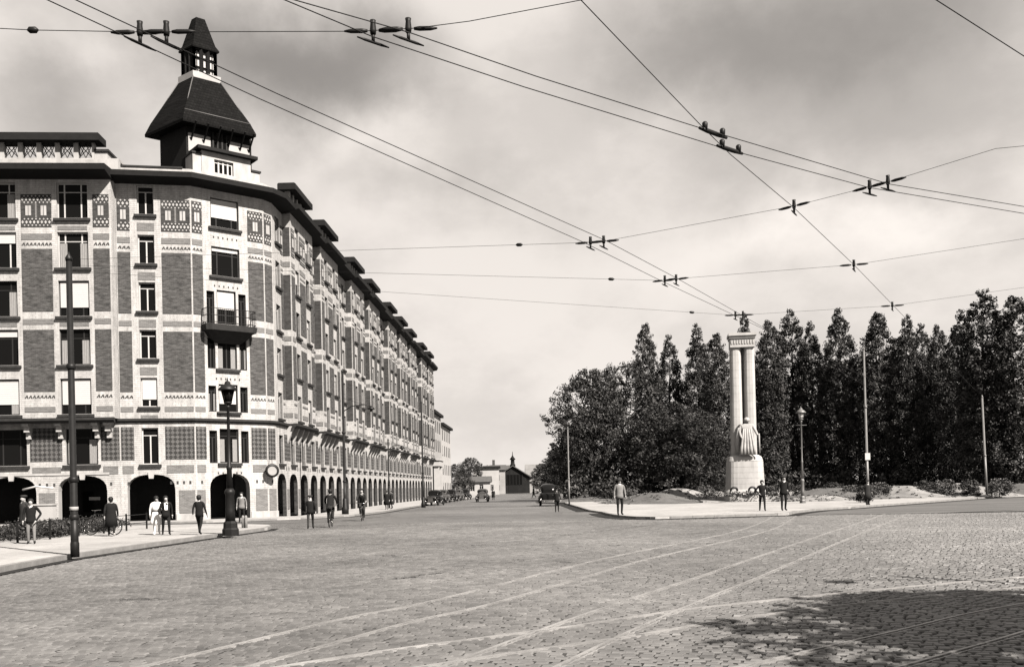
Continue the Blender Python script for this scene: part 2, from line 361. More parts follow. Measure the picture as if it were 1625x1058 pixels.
def pavement(name, pts, z=0.13, m=None, kerb_edges=(), z0=-0.03, shade_w=0.35):
    """raised pavement with a row of separate kerb stones along the given runs of its outline"""
    b = MB(); b.prism([(p[0], p[1]) for p in pts], z0, z, m or M['pave'])
    o = b.build(name, kind='structure')
    for (i0, i1) in kerb_edges:
        run = [Vector((p[0], p[1], 0)) for p in pts[i0:i1 + 1]]
        L = [0]
        for a, c in zip(run, run[1:]): L.append(L[-1] + (c - a).length)
        def pos(s):
            for k in range(len(L) - 1):
                if s <= L[k + 1] + 1e-6: return run[k].lerp(run[k + 1], (s - L[k]) / max(1e-6, L[k + 1] - L[k]))
            return run[-1]
        s = 0.0; step = 1.0 if L[-1] < 70 else L[-1] / 70
        while s < L[-1] - 0.05:
            e = min(L[-1], s + step); a, c = pos(s + 0.006), pos(e - 0.006)
            d = c - a; q = MB(); dz = random.uniform(0.002, 0.012)
            q.box(0, d.length, -0.02 + random.uniform(-0.006, 0.006), 0.18, z0, z + dz, M['kerb'])
            q.build('kerb_stone', o, a, math.atan2(d.y, d.x)); s = e
        g_ = MB(); nn_ = []  # dark strip laid along the kerb, standing in for its shaded face
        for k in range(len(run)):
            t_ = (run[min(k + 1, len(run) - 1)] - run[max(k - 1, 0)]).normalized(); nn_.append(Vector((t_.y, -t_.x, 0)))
        for k in range(len(run) - 1): g_.face([run[k] + nn_[k] * shade_w + Vector((0, 0, 0.016)), run[k + 1] + nn_[k + 1] * shade_w + Vector((0, 0, 0.016)), run[k + 1] + nn_[k + 1] * 0.0 + Vector((0, 0, 0.016)), run[k] + nn_[k] * 0.0 + Vector((0, 0, 0.016))], M['kerb_shade'])
        g_.build('kerb_shade', None, kind='structure')
    return o
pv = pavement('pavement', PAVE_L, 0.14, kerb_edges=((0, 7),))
# pavement in front of the building (both streets)
PB = [(-52, 52.6), (-24, 54.3), (-17.5, 55.2), (-13.0, 57.6), (-10.6, 61.5), (-9.6, 70), (-9.0, 98), (-7.4, 150), (-6.4, 190), (-14, 190), (-14, 62), (-52, 62)]
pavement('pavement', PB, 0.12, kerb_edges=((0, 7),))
# the square on the right: near pavement, far pavement and the darker side street between them
SQ = [gp(955, 814.5), gp(963, 817.5), gp(985, 821.3), gp(1010, 823), gp(1040, 823.6), gp(1250, 817.6), gp(1262, 814.5), gp(1300, 810), gp(1348, 807), gp(1414, 802), gp(1586, 789), gp(1720, 782)]
SQ = [(p.x, p.y) for p in SQ] + [(130, 115), (130, 190), (12, 190), (5.0, 90), (5.0, 62)]
pavement('pavement', SQ, 0.12, kerb_edges=((0, 11), (14, 16)), shade_w=0.8)
AS = [gp(1252, 817.8), gp(1330, 816), gp(1485, 814), gp(1595, 809.5), gp(1760, 803), gp(1760, 778), gp(1586, 788.6), gp(1414, 802), gp(1348, 807), gp(1262, 814.6)]
poly_sheet('side_street', [(p.x, p.y) for p in AS], 0.012, M['asphalt'])
poly_sheet('side_street', [(-80, 50.5), (-20, 52.2), (-13.5, 54.6), (-9.5, 60), (-8.5, 66), (-8.0, 61), (-9.5, 52.5), (-18.9, 50.2), (-80, 46)], 0.008, M['asphalt'])

# tram tracks: metre gauge rails let into the setts
def rail_run(pts, off):
    P = [Vector((p[0], p[1], 0)) for p in pts]; Q = []
    # Catmull-Rom resample
    for i in range(len(P) - 1):
        p0, p1, p2, p3 = P[max(i - 1, 0)], P[i], P[i + 1], P[min(i + 2, len(P) - 1)]
        for k in range(8):
            s = k / 8
            Q.append(0.5 * ((2 * p1) + (p2 - p0) * s + (2 * p0 - 5 * p1 + 4 * p2 - p3) * s * s + (3 * p1 - p0 - 3 * p2 + p3) * s ** 3))
    Q.append(P[-1]); out = []
    for i, p in enumerate(Q):
        t = (Q[min(i + 1, len(Q) - 1)] - Q[max(i - 1, 0)]).normalized()
        out.append(p + Vector((t.y, -t.x, 0)) * off)
    return out
def rail(pts, off, parent):
    b = MB(); line = rail_run(pts, off); prof = ((-0.026, -0.05), (-0.026, 0.008), (0.016, 0.010), (0.016, -0.03), (0.052, -0.03), (0.052, 0.004), (0.066, 0.004), (0.066, -0.05))
    R = []
    for i, p in enumerate(line):
        t = (line[min(i + 1, len(line) - 1)] - line[max(i - 1, 0)]).normalized(); nn = Vector((t.y, -t.x, 0))
        R.append([p + nn * a + Vector((0, 0, z)) for a, z in prof])
    b.rings(R, M['rail'], smooth=False); return b.build('rail', parent)
TRK = {
    'tram track running straight up the left side of the square': [(-7.0, 2.6), (-3.8, 9.2), (-2.29, 12.6), (-1.2, 14.5), (1.15, 19.9), (2.6, 23), (8.2, 34), (13, 47)],
    'tram track running up the middle of the square beside the straight one': [(-3.2, 3.5), (0.1, 10.8), (1.83, 14.3), (3.75, 18), (8.6, 27.6), (16, 42), (19, 48)],
    'tram track swinging away to the right across the setts': [(-4.5, 7.0), (-1.9, 9.6), (0.56, 11.4), (1.6, 12.25), (2.6, 13.0), (5.5, 14.6), (9.5, 16.4), (16, 18.5), (26, 21)],
    'tram track crossing the shadow at the lower right corner': [(0.5, 7.4), (4.15, 10.5), (6.3, 12.3), (10.5, 15.0), (20, 19.5)],
}
for lab, pts in TRK.items():
    tr = thing('tram_track', lab, 'tram track', (0, 0, 0), 0, 'tram tracks let into the setts'); tr['kind'] = 'structure'
    rail(pts, 0.0, tr); rail(pts, 1.04, tr)
# ------------------------------------------------------------------ the corner apartment building
BORG = Vector((-19.44, 58.21, 0))
bld = thing('apartment_building', 'long six storey brick apartment building with stone bands, ground floor arcade and corner turret', 'building', BORG)
def dirv(a): return Vector((math.cos(R_(a)), math.sin(R_(a)), 0))
class Facade:
    """local frame: x along the wall (left to right seen from the street), y into the wall, z up"""
    def __init__(s, P, a): s.P, s.a, s.t = Vector(P), R_(a), dirv(a)
    def w(s, x, y=0, z=0): return s.P + s.t * x + Vector((-s.t.y, s.t.x, 0)) * y + Vector((0, 0, z))
    def put(s, name, data, x=0, y=0, z=0, parent=None, kind=None):
        p = s.w(x, y, z) - BORG
        return obj(name, data, bld if parent is None else parent, p, s.a, kind=kind)
P1 = Vector((-19.44, 58.21, 0)); P3 = Vector((-15.4, 62, 0)); P2 = P3 - dirv(66) * 0.9; P0 = P1 - dirv(10) * 4.37
FL = Facade(P0 - dirv(4) * 24, 4)       # left wing, main wall line (24 m)
F1 = Facade(P0, 10); F2 = Facade(P1, 39); F3 = Facade(P2, 66); FS = Facade(P3, 88.35)
L2 = (P2 - P1).length
LS = 91.0
ZC = 20.75                              # underside of the eaves

def wall(fc, x0, x1, z0, z1, ops, m, depth=0.24, y=0.0, reveal=None, name='wall', adepth=0.55, areveal=None):
    """front wall with real openings; ops: (xa, xb, za, zb, arch_spring or None)"""
    b = MB()
    xs = sorted({x0, x1} | {o[0] for o in ops} | {o[1] for o in ops}); zs = sorted({z0, z1} | {o[2] for o in ops} | {o[3] for o in ops})
    xs = [q for q in xs if x0 - 1e-6 <= q <= x1 + 1e-6]; zs = [q for q in zs if z0 - 1e-6 <= q <= z1 + 1e-6]
    rv = reveal or M['trim']
    for i in range(len(xs) - 1):
        for j in range(len(zs) - 1):
            cx_, cz_ = (xs[i] + xs[i + 1]) / 2, (zs[j] + zs[j + 1]) / 2
            if any(o[0] < cx_ < o[1] and o[2] < cz_ < o[3] for o in ops): continue
            b.face([(xs[i], y, zs[j]), (xs[i + 1], y, zs[j]), (xs[i + 1], y, zs[j + 1]), (xs[i], y, zs[j + 1])], m)
    for (xa, xb, za, zb, spr) in ops:
        top = zb if spr is None else spr
        d = depth if spr is None else adepth
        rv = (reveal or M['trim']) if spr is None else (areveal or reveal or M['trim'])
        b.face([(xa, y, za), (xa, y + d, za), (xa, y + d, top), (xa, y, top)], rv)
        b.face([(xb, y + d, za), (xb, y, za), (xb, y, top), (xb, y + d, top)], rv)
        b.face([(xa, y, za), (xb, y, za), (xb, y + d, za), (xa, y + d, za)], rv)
        if spr is None:
            b.face([(xa, y + d, zb), (xb, y + d, zb), (xb, y, zb), (xa, y, zb)], rv)
        else:
            n = 12; c = (xa + xb) / 2; h = (xb - xa) / 2; e = 2.5
            pt = []
            for k in range(n + 1):
                u = -math.cos(math.pi * k / n)
                pt.append((c + h * u, spr + (zb - spr) * (1 - abs(u) ** e) ** (1 / e)))
            for k in range(n):
                (ax, az), (bx, bz) = pt[k], pt[k + 1]
                b.face([(ax, y, az), (bx, y, bz), (bx, y, zb), (ax, y, zb)], m)
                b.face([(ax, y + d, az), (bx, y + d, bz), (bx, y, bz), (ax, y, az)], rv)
    return fc.put(name, b.mesh(name))

WINCACHE = {}
def window_mesh(w, h, style):
    key = (round(w, 2), round(h, 2), style)
    if key in WINCACHE: return WINCACHE[key]
    f = MB(); fm = M['frame'] if style[0] != 'd' else M['frame_dark']; t = 0.07
    for a in ((-w / 2, -w / 2 + t, 0, h), (w / 2 - t, w / 2, 0, h), (-w / 2 + t, w / 2 - t, 0, t), (-w / 2 + t, w / 2 - t, h - t, h)):
        f.box(a[0], a[1], 0, 0.07, a[2], a[3], fm)
    if w > 1.3:
        for s in (-1, 1): f.box(s * w * 0.27 - 0.04, s * w * 0.27 + 0.04, 0.008, 0.062, t, h - t, fm)
        f.box(-w / 2 + t, w / 2 - t, 0.012, 0.058, h * 0.74, h * 0.74 + 0.05, fm)
    else:
        f.box(-0.04, 0.04, 0.008, 0.062, t, h * 0.78, fm)
        f.box(-w / 2 + t, w / 2 - t, 0.004, 0.066, h * 0.78, h * 0.78 + 0.05, fm)
    p = MB(); p.box(-w / 2 + 0.02, w / 2 - 0.02, 0.03, 0.045, 0.02, h - 0.02, M['pane'])
    s = MB(); s.box(-w / 2 - 0.16, w / 2 + 0.16, -0.34, 0.02, -0.16, -0.003, M['sill']); s.box(-w / 2 - 0.1, w / 2 + 0.1, -0.30, 0.02, -0.001, 0.015, M['trim'])
    r = (f.mesh('window'), p.mesh('pane'), s.mesh('sill')); WINCACHE[key] = r
    return r
def blind_mesh(w, h, q, m):
    key = ('blind', round(w, 2), round(h, 2), q, m.name)
    if key not in WINCACHE:
        b = MB(); top = h - 0.08; bot = h * (1 - q); k = max(3, int((top - bot) / 0.12))
        for i in range(k):
            z0, z1 = bot + (top - bot) * i / k, bot + (top - bot) * (i + 1) / k
            b.box(-w / 2 + 0.08, w / 2 - 0.08, -0.045, -0.025 + 0.008 * (i % 2), z0 + 0.006, z1, m)
        WINCACHE[key] = b.mesh('blind')
    return WINCACHE[key]
def curtain_mesh(w, h, sd):
    key = ('curtain', round(w, 2), round(h, 2), sd)
    if key not in WINCACHE:
        b = MB(); x = sd * w * 0.33; pts = [[(x - w * 0.12 + k * w * 0.03, -0.02 - 0.014 * (k % 2), z) for k in range(9)] for z in (h * 0.04, h * 0.7)]
        b.rings(pts, M['curtain'], closed=False, cap=False, smooth=False); WINCACHE[key] = b.mesh('curtain')
    return WINCACHE[key]
def window(fc, xc, z, w, h, style='light', y=0.17, blind=0.0, sill=True, curtain=False):
    fm, pm, sm = window_mesh(w, h, style)
    o = fc.put('window', fm, xc, y, z)
    obj('pane', pm, o)
    if sill: obj('sill', sm, o)
    if blind: obj('blind', blind_mesh(w, h, blind, M['blind']), o)
    if curtain:
        for sd in (-1, 1): obj('curtain', curtain_mesh(w, h, sd), o)
    return o
PANCACHE = {}
def panel(fc, x0, x1, z0, z1, m, name='brick_panel', proud=0.03, y=0.0):
    w, h = x1 - x0, z1 - z0
    key = (round(w, 2), round(h, 2), m.name, round(proud, 3))
    if key not in PANCACHE:
        b = MB(); b.box(0, w, -proud, 0.02, 0, h, m); PANCACHE[key] = b.mesh(name)
    return fc.put(name, PANCACHE[key], x0, y, z0)
def frieze(fc, x0, x1, z0, z1, y=0.0):
    """decorated brick frieze: lozenge rows above and below a row of pale square tiles"""
    w, h = x1 - x0, z1 - z0; key = ('frieze', round(w, 2), round(h, 2))
    if key not in PANCACHE:
        b = MB(); b.box(0, w, -0.02, 0.02, 0, h, M['brick_dark'])
        nn = max(2, int(w / 0.2)); s = w / nn
        for i in range(nn):
            c = (i + 0.5) * s
            for zc in (h * 0.15, h * 0.85):
                q = h * 0.055; b.face([(c - s * 0.36, -0.034, zc), (c, -0.034, zc - q), (c + s * 0.36, -0.034, zc), (c, -0.034, zc + q)], M['trim'])
                for zz in (zc - q * 1.75, zc + q * 1.75):
                    b.face([(c + s * 0.5 - s * 0.25, -0.033, zz), (c + s * 0.5, -0.033, zz - q * 0.5), (min(w, c + s * 0.5 + s * 0.25), -0.033, zz), (c + s * 0.5, -0.033, zz + q * 0.5)], M['trim'])
        n2 = max(1, int(w / 0.62)); s = w / n2
        for i in range(n2):
            c = (i + 0.5) * s; hw = min(s * 0.27, 0.16)
            b.box(c - hw, c - 0.02, -0.05, 0.0, h * 0.35, h * 0.65, M['trim']); b.box(c + 0.02, c + hw, -0.05, 0.0, h * 0.35, h * 0.65, M['trim'])
            b.box(c + s * 0.5 - 0.05, c + s * 0.5 + 0.05, -0.045, 0.0, h * 0.28, h * 0.72, M['band']) if i < n2 - 1 else None
        PANCACHE[key] = b.mesh('frieze')
    return fc.put('frieze', PANCACHE[key], x0, y, z0)
def tiles(fc, x0, x1, z, size=0.11, gap=0.24, y=0.0, zig=False):
    w = x1 - x0; key = ('tiles', round(w, 2), size, gap, zig)
    if key not in PANCACHE:
        b = MB(); k = max(1, int(w / gap)); s = w / k
        for i in range(k):
            c = (i + 0.5) * s
            if zig:
                b.face([(c - s * 0.5, -0.012, -size), (c - s * 0.16, -0.012, -size), (c + s * 0.33, -0.012, size), (c, -0.012, size)], M['brick_dark'])
                b.face([(c + s * 0.33, -0.010, size), (c + 0.0, -0.010, size), (c + s * 0.16, -0.010, -size), (c + s * 0.5, -0.010, -size)], M['brick_dark'])
            else: b.box(c - size / 2, c + size / 2, -0.015, 0.01, -size * 0.75, size * 0.75, M['brick_dark'])
        PANCACHE[key] = b.mesh('tile_course')
    return fc.put('tile_course', PANCACHE[key], x0, y, z, kind='stuff')

SILLS1 = [3.56, 7.07, 10.0, 12.9, 15.8, 18.8]     # narrow window column
SILLS2 = [3.6, 6.8, 9.5, 12.3, 15.3, 18.35]       # corner column
SILLSL = [3.6, 6.6, 9.55, 12.45, 15.35, 18.3]     # left wing and street side
ARC_Z, ARC_S = 2.95, 2.0
def column_panels(fc, x0, x1, y=0.0, kind='full', diaper=True):
    """the stack of brick panels and bands between two window columns"""
    frieze(fc, x0, x1, 17.8, 19.75, y)
    panel(fc, x0, x1, 17.05, 17.4, M['band'], 'brick_band', 0.025, y)
    tiles(fc, x0, x1, 16.78, 0.09, 0.2, y, True)
    panel(fc, x0, x1, 12.78, 16.5, M['brick'], y=y)
    panel(fc, x0, x1, 12.0, 12.32, M['band'], 'brick_band', 0.025, y)
    panel(fc, x0, x1, 8.0, 11.68, M['brick'], y=y)
    tiles(fc, x0, x1, 7.68, 0.09, 0.2, y, True)
    panel(fc, x0, x1, 6.78, 7.08, M['band'], 'brick_band', 0.025, y)
    if diaper:
        panel(fc, x0, x1, 3.85, 5.85, M['diaper'], 'diaper_panel', 0.03, 0.0)
        panel(fc, x0 + 0.05, x1 - 0.05, 3.02, 3.5, M['band'], 'brick_band', 0.025, 0.0)
        tiles(fc, x0 + 0.1, x1 - 0.1, 2.42, 0.12, 0.36, 0.0)

# ---- corner facet 1 (one narrow window column over one arch)
w1 = 4.37; xc = 1.72; hw = 0.49
ops = [(xc - hw, xc + hw, SILLS1[0], 5.8, None)] + [(xc - hw, xc + hw, z, min(z + 1.78, 20.6), None) for z in SILLS1[1:]] + [(0.36, 3.14, 0.0, ARC_Z, ARC_S)]
wall(F1, 0, w1, 0, 21.2, ops, M['stone'])
for k, z in enumerate(SILLS1):
    window(F1, xc, z, 0.98, (2.24, 1.78, 1.78, 1.78, 1.78, 1.78)[k], blind=0.74 if k == 1 else 0.0)
    if 0 < k: panel(F1, xc - 0.5, xc + 0.5, z - 0.98, z - 0.5, M['band'], 'brick_band', 0.02)
for x0, x1 in ((0.06, 0.80), (2.62, 4.32)): column_panels(F1, x0, x1)
panel(F1, 3.36, 4.30, 0.55, 1.95, M['band'], 'pier_panel')
# ---- corner facet 2 (wide window column over one arch)
xc2 = L2 * 0.46; hw2 = 1.02
ops = []
for k, z in enumerate(SILLS2):
    if k in (4, 5): ops.append((xc2 - 0.92, xc2 + 0.92, z, z + 1.85, None))
    else:
        h_ = (2.15, 1.75, 2.05, 2.15)[k]
        ops += [(xc2 - 0.62, xc2 + 0.62, z, z + h_, None), (xc2 - 1.28, xc2 - 0.78, z, z + h_ - 0.12, None), (xc2 + 0.78, xc2 + 1.28, z, z + h_ - 0.12, None)]
ops.append((xc2 - 1.30, xc2 + 1.30, 0.0, ARC_Z, ARC_S))
wall(F2, 0, L2, 0, 21.2, ops, M['stone'])
for k, z in enumerate(SILLS2):
    if k in (4, 5): window(F2, xc2, z, 1.84, 1.85, blind=0.66 if k == 5 else 0.15, style='dark')
    else:
        h_ = (2.15, 1.75, 2.05, 2.15)[k]
        window(F2, xc2, z, 1.24, h_, blind=(0.0, 0.7, 0.0, 0.55)[k], curtain=k in (0, 2), style='dark')
        for s in (-1, 1): window(F2, xc2 + s * 1.03, z, 0.5, h_ - 0.12, sill=False, style='dark', curtain=(k + s) % 3 == 0)
    tiles(F2, xc2 - 0.9, xc2 + 0.9, z - 0.62, 0.08, 0.3)
for x0, x1 in ((0.05, xc2 - 1.48), (xc2 + 1.48, L2 - 0.04)): column_panels(F2, x0, x1)
panel(F2, 0.06, 0.58, 0.55, 1.95, M['band'], 'pier_panel'); panel(F2, xc2 + 1.7, L2 - 0.06, 0.55, 1.95, M['band'], 'pier_panel')
# balcony on facet 2
bal = MB(); zb = SILLS2[3] - 0.16
rg = []
for (z, w, d) in ((zb - 1.05, 0.75, 0.15), (zb - 0.75, 1.2, 0.45), (zb - 0.4, 1.45, 0.8), (zb - 0.36, 1.62, 0.95), (zb, 1.68, 1.0)):
    rg.append([(xc2 - w, 0, z), (xc2 - w, -d * 0.8, z), (xc2 - w * 0.8, -d, z), (xc2 + w * 0.8, -d, z), (xc2 + w, -d * 0.8, z), (xc2 + w, 0, z)])
bal.rings(rg, M['sill'], smooth=False)
bo = F2.put('balcony', bal.mesh('balcony'))
rl = MB(); path = [(xc2 - 1.6, -0.02), (xc2 - 1.6, -0.75), (xc2 - 1.3, -0.93), (xc2 + 1.3, -0.93), (xc2 + 1.6, -0.75), (xc2 + 1.6, -0.02)]
for z in (zb + 0.12, zb + 0.55, zb + 0.98): rl.tube([(x, y, z) for x, y in path], 0.025, M['iron'], 5)
for (a, c) in zip(path, path[1:]):
    L_ = math.dist(a, c); k = max(2, int(L_ / 0.13))
    for i in range(k): x, y = a[0] + (c[0] - a[0]) * i / k, a[1] + (c[1] - a[1]) * i / k; rl.box(x - 0.008, x + 0.008, y - 0.008, y + 0.008, zb + 0.012, zb + 0.96, M['iron'])
obj('balcony_rail', rl.mesh('balcony_rail'), bo)
# ---- narrow facet 3
wall(F3, 0, 0.9, 0, 21.2, [], M['stone']); column_panels(F3, 0.08, 0.8); panel(F3, 0.1, 0.8, 0.55, 1.95, M['band'], 'pier_panel')

# ---- left wing: wall below, projecting bay above on corbels
XL = [24 - 2.28, 24 - 6.45, 24 - 10.6]; BX0, BX1 = 24 - 12.9, 24 - 0.02
ops = [(x - 1.45, x + 1.45, 0.0, ARC_Z, ARC_S) for x in XL] + [(x - 0.95, x + 0.95, 3.6, 5.8, None) for x in XL]
wall(FL, 0, 24, 0, 6.25, ops, M['stone'])
for i, x in enumerate(XL): window(FL, x, 3.6, 1.9, 2.2, style='dark', curtain=i == 0)
for a, c in ((XL[1] + 1.15, XL[0] - 1.15), (XL[0] + 1.15, 23.95), (XL[2] + 1.15, XL[1] - 1.15)):
    panel(FL, a, c, 3.85, 5.85, M['diaper'], 'diaper_panel'); panel(FL, a + 0.1, c - 0.1, 3.02, 3.5, M['band'], 'brick_band', 0.025)
    tiles(FL, a + 0.3, c - 0.3, 2.42, 0.12, 0.4)
for a in (XL[1] + 1.45, XL[2] + 1.45): panel(FL, a + 0.16, a + 1.1, 0.55, 1.95, M['band'], 'pier_panel')
BY = -0.75
ops = [(x - 0.9, x + 0.9, z, min(z + 2.15, 20.7), None) for x in XL for z in SILLSL[1:]]
wall(FL, BX0, BX1, 6.35, 21.2, ops, M['stone'], y=BY, name='bay_wall')
b = MB(); b.face([(BX1, BY, 6.35), (BX1, 0.1, 6.35), (BX1, 0.1, 21.2), (BX1, BY, 21.2)], M['stone']); b.face([(BX0, 0.1, 6.35), (BX0, BY, 6.35), (BX0, BY, 21.2), (BX0, 0.1, 21.2)], M['stone'])
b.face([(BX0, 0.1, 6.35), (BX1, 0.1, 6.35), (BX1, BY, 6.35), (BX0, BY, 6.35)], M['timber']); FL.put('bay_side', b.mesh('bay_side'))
bl = {(0, 1): 0.72, (0, 3): 0.74, (1, 1): 0.7, (1, 2): 0.2, (0, 5): 0.0, (1, 4): 0.3, (2, 2): 0.6}
for i, x in enumerate(XL):
    for k, z in enumerate(SILLSL):
        if k: window(FL, x, z, 1.8, min(2.15, 20.7 - z), y=BY + 0.17, blind=bl.get((i, k), 0.0), curtain=(i + k) % 2 == 0, style='dark' if k < 4 else 'light')
    panel(FL, x - 0.85, x + 0.85, 17.62, 17.86, M['band'], 'brick_band', 0.02, BY); panel(FL, x - 0.85, x + 0.85, 11.86, 12.1, M['band'], 'brick_band', 0.02, BY)
for a, c in ((XL[1] + 1.2, XL[0] - 1.2), (XL[0] + 1.2, BX1 - 0.12), (XL[2] + 1.2, XL[1] - 1.2)): column_panels(FL, a, c, BY, diaper=False)
cb = MB()
for (z, d) in ((6.3, -0.02), (5.9, 0.0)): pass
cb.box(-0.19, 0.19, -0.72, 0.0, 5.95, 6.33, M['trim']); cb.box(-0.16, 0.16, -0.5, 0.0, 5.6, 5.948, M['trim']); cb.box(-0.13, 0.13, -0.26, 0.0, 5.2, 5.598, M['trim'])
cbm = cb.mesh('corbel')
for x in (BX1 - 0.55, XL[0] - 1.15, XL[0] + 1.0, XL[1] + 1.15, XL[1] - 1.15, XL[2] + 1.15): FL.put('corbel', cbm, x)

# ---- street side: a window column every 3 m over each arch, bays on corbels
SC_X = [1.2 + 3.0 * k for k in range(30)]
BAYS = [(2.55, 8.85), (11.55, 17.85), (23.55, 29.85), (32.55, 38.85), (44.55, 50.85), (53.55, 59.85), (62.55, 68.85), (74.55, 80.85), (83.55, 89.85)]
ops = [(x - 1.08, x + 1.08, 0.0, ARC_Z, ARC_S) for x in SC_X] + [(x - 0.48, x + 0.48, 3.6, 5.5, None) for x in SC_X]
rec = [x for x in SC_X if not any(a < x < c for a, c in BAYS)]
ops += [(x - 0.5, x + 0.5, z, min(z + 1.75, 20.6), None) for x in rec for z in SILLSL[1:]]
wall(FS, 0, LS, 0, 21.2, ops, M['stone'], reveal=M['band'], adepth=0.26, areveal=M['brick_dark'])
rnd = random.Random(5)
def rb(): return rnd.choice((0, 0, 0, 0.3, 0.5, 0.75))
for x in SC_X: window(FS, x, 3.6, 0.96, 1.9, style='dark', curtain=rnd.random() < 0.3)
for x in rec:
    for z in SILLSL[1:]: window(FS, x, z, 1.0, min(1.75, 20.6 - z), blind=rb())
    for a, c in ((x - 1.25, x - 0.72), (x + 0.72, x + 1.25)):
        if 0.05 < a and c < LS - 0.05: column_panels(FS, a, c, diaper=False)
for a, c in zip(SC_X, SC_X[1:]):
    panel(FS, a + 0.75, c - 0.75, 3.85, 5.6, M['diaper'], 'diaper_panel'); panel(FS, a + 1.22, c - 1.22, 0.55, 1.9, M['band'], 'pier_panel')
    tiles(FS, a + 0.9, c - 0.9, 3.3, 0.16, 0.5, 0.0)
SBY = -0.55
for (a, c) in BAYS:
    cols = [x for x in SC_X if a < x < c]
    ops = [(x - 0.5, x + 0.5, z, min(z + 1.75, 20.6), None) for x in cols for z in SILLSL[1:]]
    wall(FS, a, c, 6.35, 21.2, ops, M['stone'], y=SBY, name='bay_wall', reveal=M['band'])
    b = MB()
    for x, o_ in ((a, 0), (c, 1)):
        q = [(x, 0.1, 6.35), (x, SBY, 6.35), (x, SBY, 21.2), (x, 0.1, 21.2)]; b.face(q if o_ == 0 else q[::-1], M['stone'])
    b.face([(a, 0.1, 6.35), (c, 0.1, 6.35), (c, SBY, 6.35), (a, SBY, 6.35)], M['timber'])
    # brick on the flank that faces up the street
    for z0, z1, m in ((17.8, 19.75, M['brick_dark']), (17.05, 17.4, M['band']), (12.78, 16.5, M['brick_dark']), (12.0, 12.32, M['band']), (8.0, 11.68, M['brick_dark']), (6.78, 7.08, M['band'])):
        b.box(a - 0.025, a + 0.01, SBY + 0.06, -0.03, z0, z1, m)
    FS.put('bay_side', b.mesh('bay_side'))
    for x in cols:
        for z in SILLSL[1:]: window(FS, x, z, 1.0, min(1.75, 20.6 - z), y=SBY + 0.17, blind=rb(), style=rnd.choice(('light', 'dark')))
    for p, q in ((a + 0.1, cols[0] - 0.72), (cols[0] + 0.72, cols[1] - 0.72), (cols[1] + 0.72, c - 0.1)): column_panels(FS, p, q, SBY, diaper=False)
    cs = MB(); cs.rings([[(-0.13, -0.02, 5.0), (0.13, -0.02, 5.0), (0.13, 0.0, 5.0), (-0.13, 0.0, 5.0)], [(-0.13, -0.52, 6.2), (0.13, -0.52, 6.2), (0.13, 0.0, 6.2), (-0.13, 0.0, 6.2)], [(-0.13, -0.52, 6.33), (0.13, -0.52, 6.33), (0.13, 0.0, 6.33), (-0.13, 0.0, 6.33)]], M['trim'], smooth=False)
    csm = cs.mesh('corbel')
    for k in range(5): FS.put('corbel', csm, a + 0.25 + k * (c - a - 0.5) / 4)

# ---- continuous string course, eaves and parapet round the whole front
def offset_line(pts, d):
    out_ = []
    for i, p in enumerate(pts):
        t1 = (pts[i] - pts[i - 1]).normalized() if i else (pts[1] - pts[0]).normalized()
        t2 = (pts[i + 1] - pts[i]).normalized() if i < len(pts) - 1 else t1
        n1 = Vector((t1.y, -t1.x, 0)); n2 = Vector((t2.y, -t2.x, 0)); k = (n1 + n2).normalized()
        out_.append(p + k * d / max(0.35, k.dot(n1)))
    return out_
def band_along(name, pts, prof, m):
    """sweep a closed section (outward distance, z) along the wall line"""
    R = [[p - BORG for p in offset_line(pts, d)] for d, z in prof]; b = MB()
    b.rings([[(R[j][i].x, R[j][i].y, prof[j][1]) for j in range(len(prof))] for i in range(len(pts))], m, smooth=False)
    return b.build(name, bld)
LN = [FL.w(0), FL.w(BX0), FL.w(BX0, BY), FL.w(BX1, BY), FL.w(24)]
CORN = [F1.w(0.02), P1, P2, P3]
def sfront(y):
    q = []
    for a, c in BAYS: q += [FS.w(a), FS.w(a, y), FS.w(c, y), FS.w(c)]
    return q
# string course over the first floor
band_along('string_course', [FL.w(BX0 - 0.05, BY), FL.w(BX1 - 0.02, BY)], ((-0.1, 6.10), (0.10, 6.10), (0.22, 6.24), (0.22, 6.40), (-0.02, 6.40)), M['sill'])
band_along('string_course', [FL.w(23.7), P0, P1, P2, P3, FS.w(LS)], ((-0.02, 6.12), (0.10, 6.12), (0.20, 6.22), (0.20, 6.36), (-0.02, 6.36)), M['sill'])
for a, c in BAYS: band_along('string_course', [FS.w(a - 0.1, SBY), FS.w(c + 0.1, SBY)], ((-0.1, 6.10), (0.10, 6.10), (0.2, 6.22), (0.2, 6.38), (-0.02, 6.38)), M['sill'])
band_along('sill_course', [FL.w(11), FL.w(XL[0] + 1.6)], ((-0.02, 3.12), (0.05, 3.12), (0.05, 3.0), (-0.02, 3.0)), M['trim'])
# eaves
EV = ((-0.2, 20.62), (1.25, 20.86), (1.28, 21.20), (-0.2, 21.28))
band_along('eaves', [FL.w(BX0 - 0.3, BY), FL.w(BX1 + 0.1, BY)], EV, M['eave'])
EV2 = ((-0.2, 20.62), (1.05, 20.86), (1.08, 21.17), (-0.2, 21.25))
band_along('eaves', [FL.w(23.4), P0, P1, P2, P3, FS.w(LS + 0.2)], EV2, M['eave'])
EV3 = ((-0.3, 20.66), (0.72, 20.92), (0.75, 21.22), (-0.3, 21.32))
for a, c in BAYS: band_along('eaves', [FS.w(a - 0.35, SBY), FS.w(c + 0.35, SBY)], EV3, M['eave'])
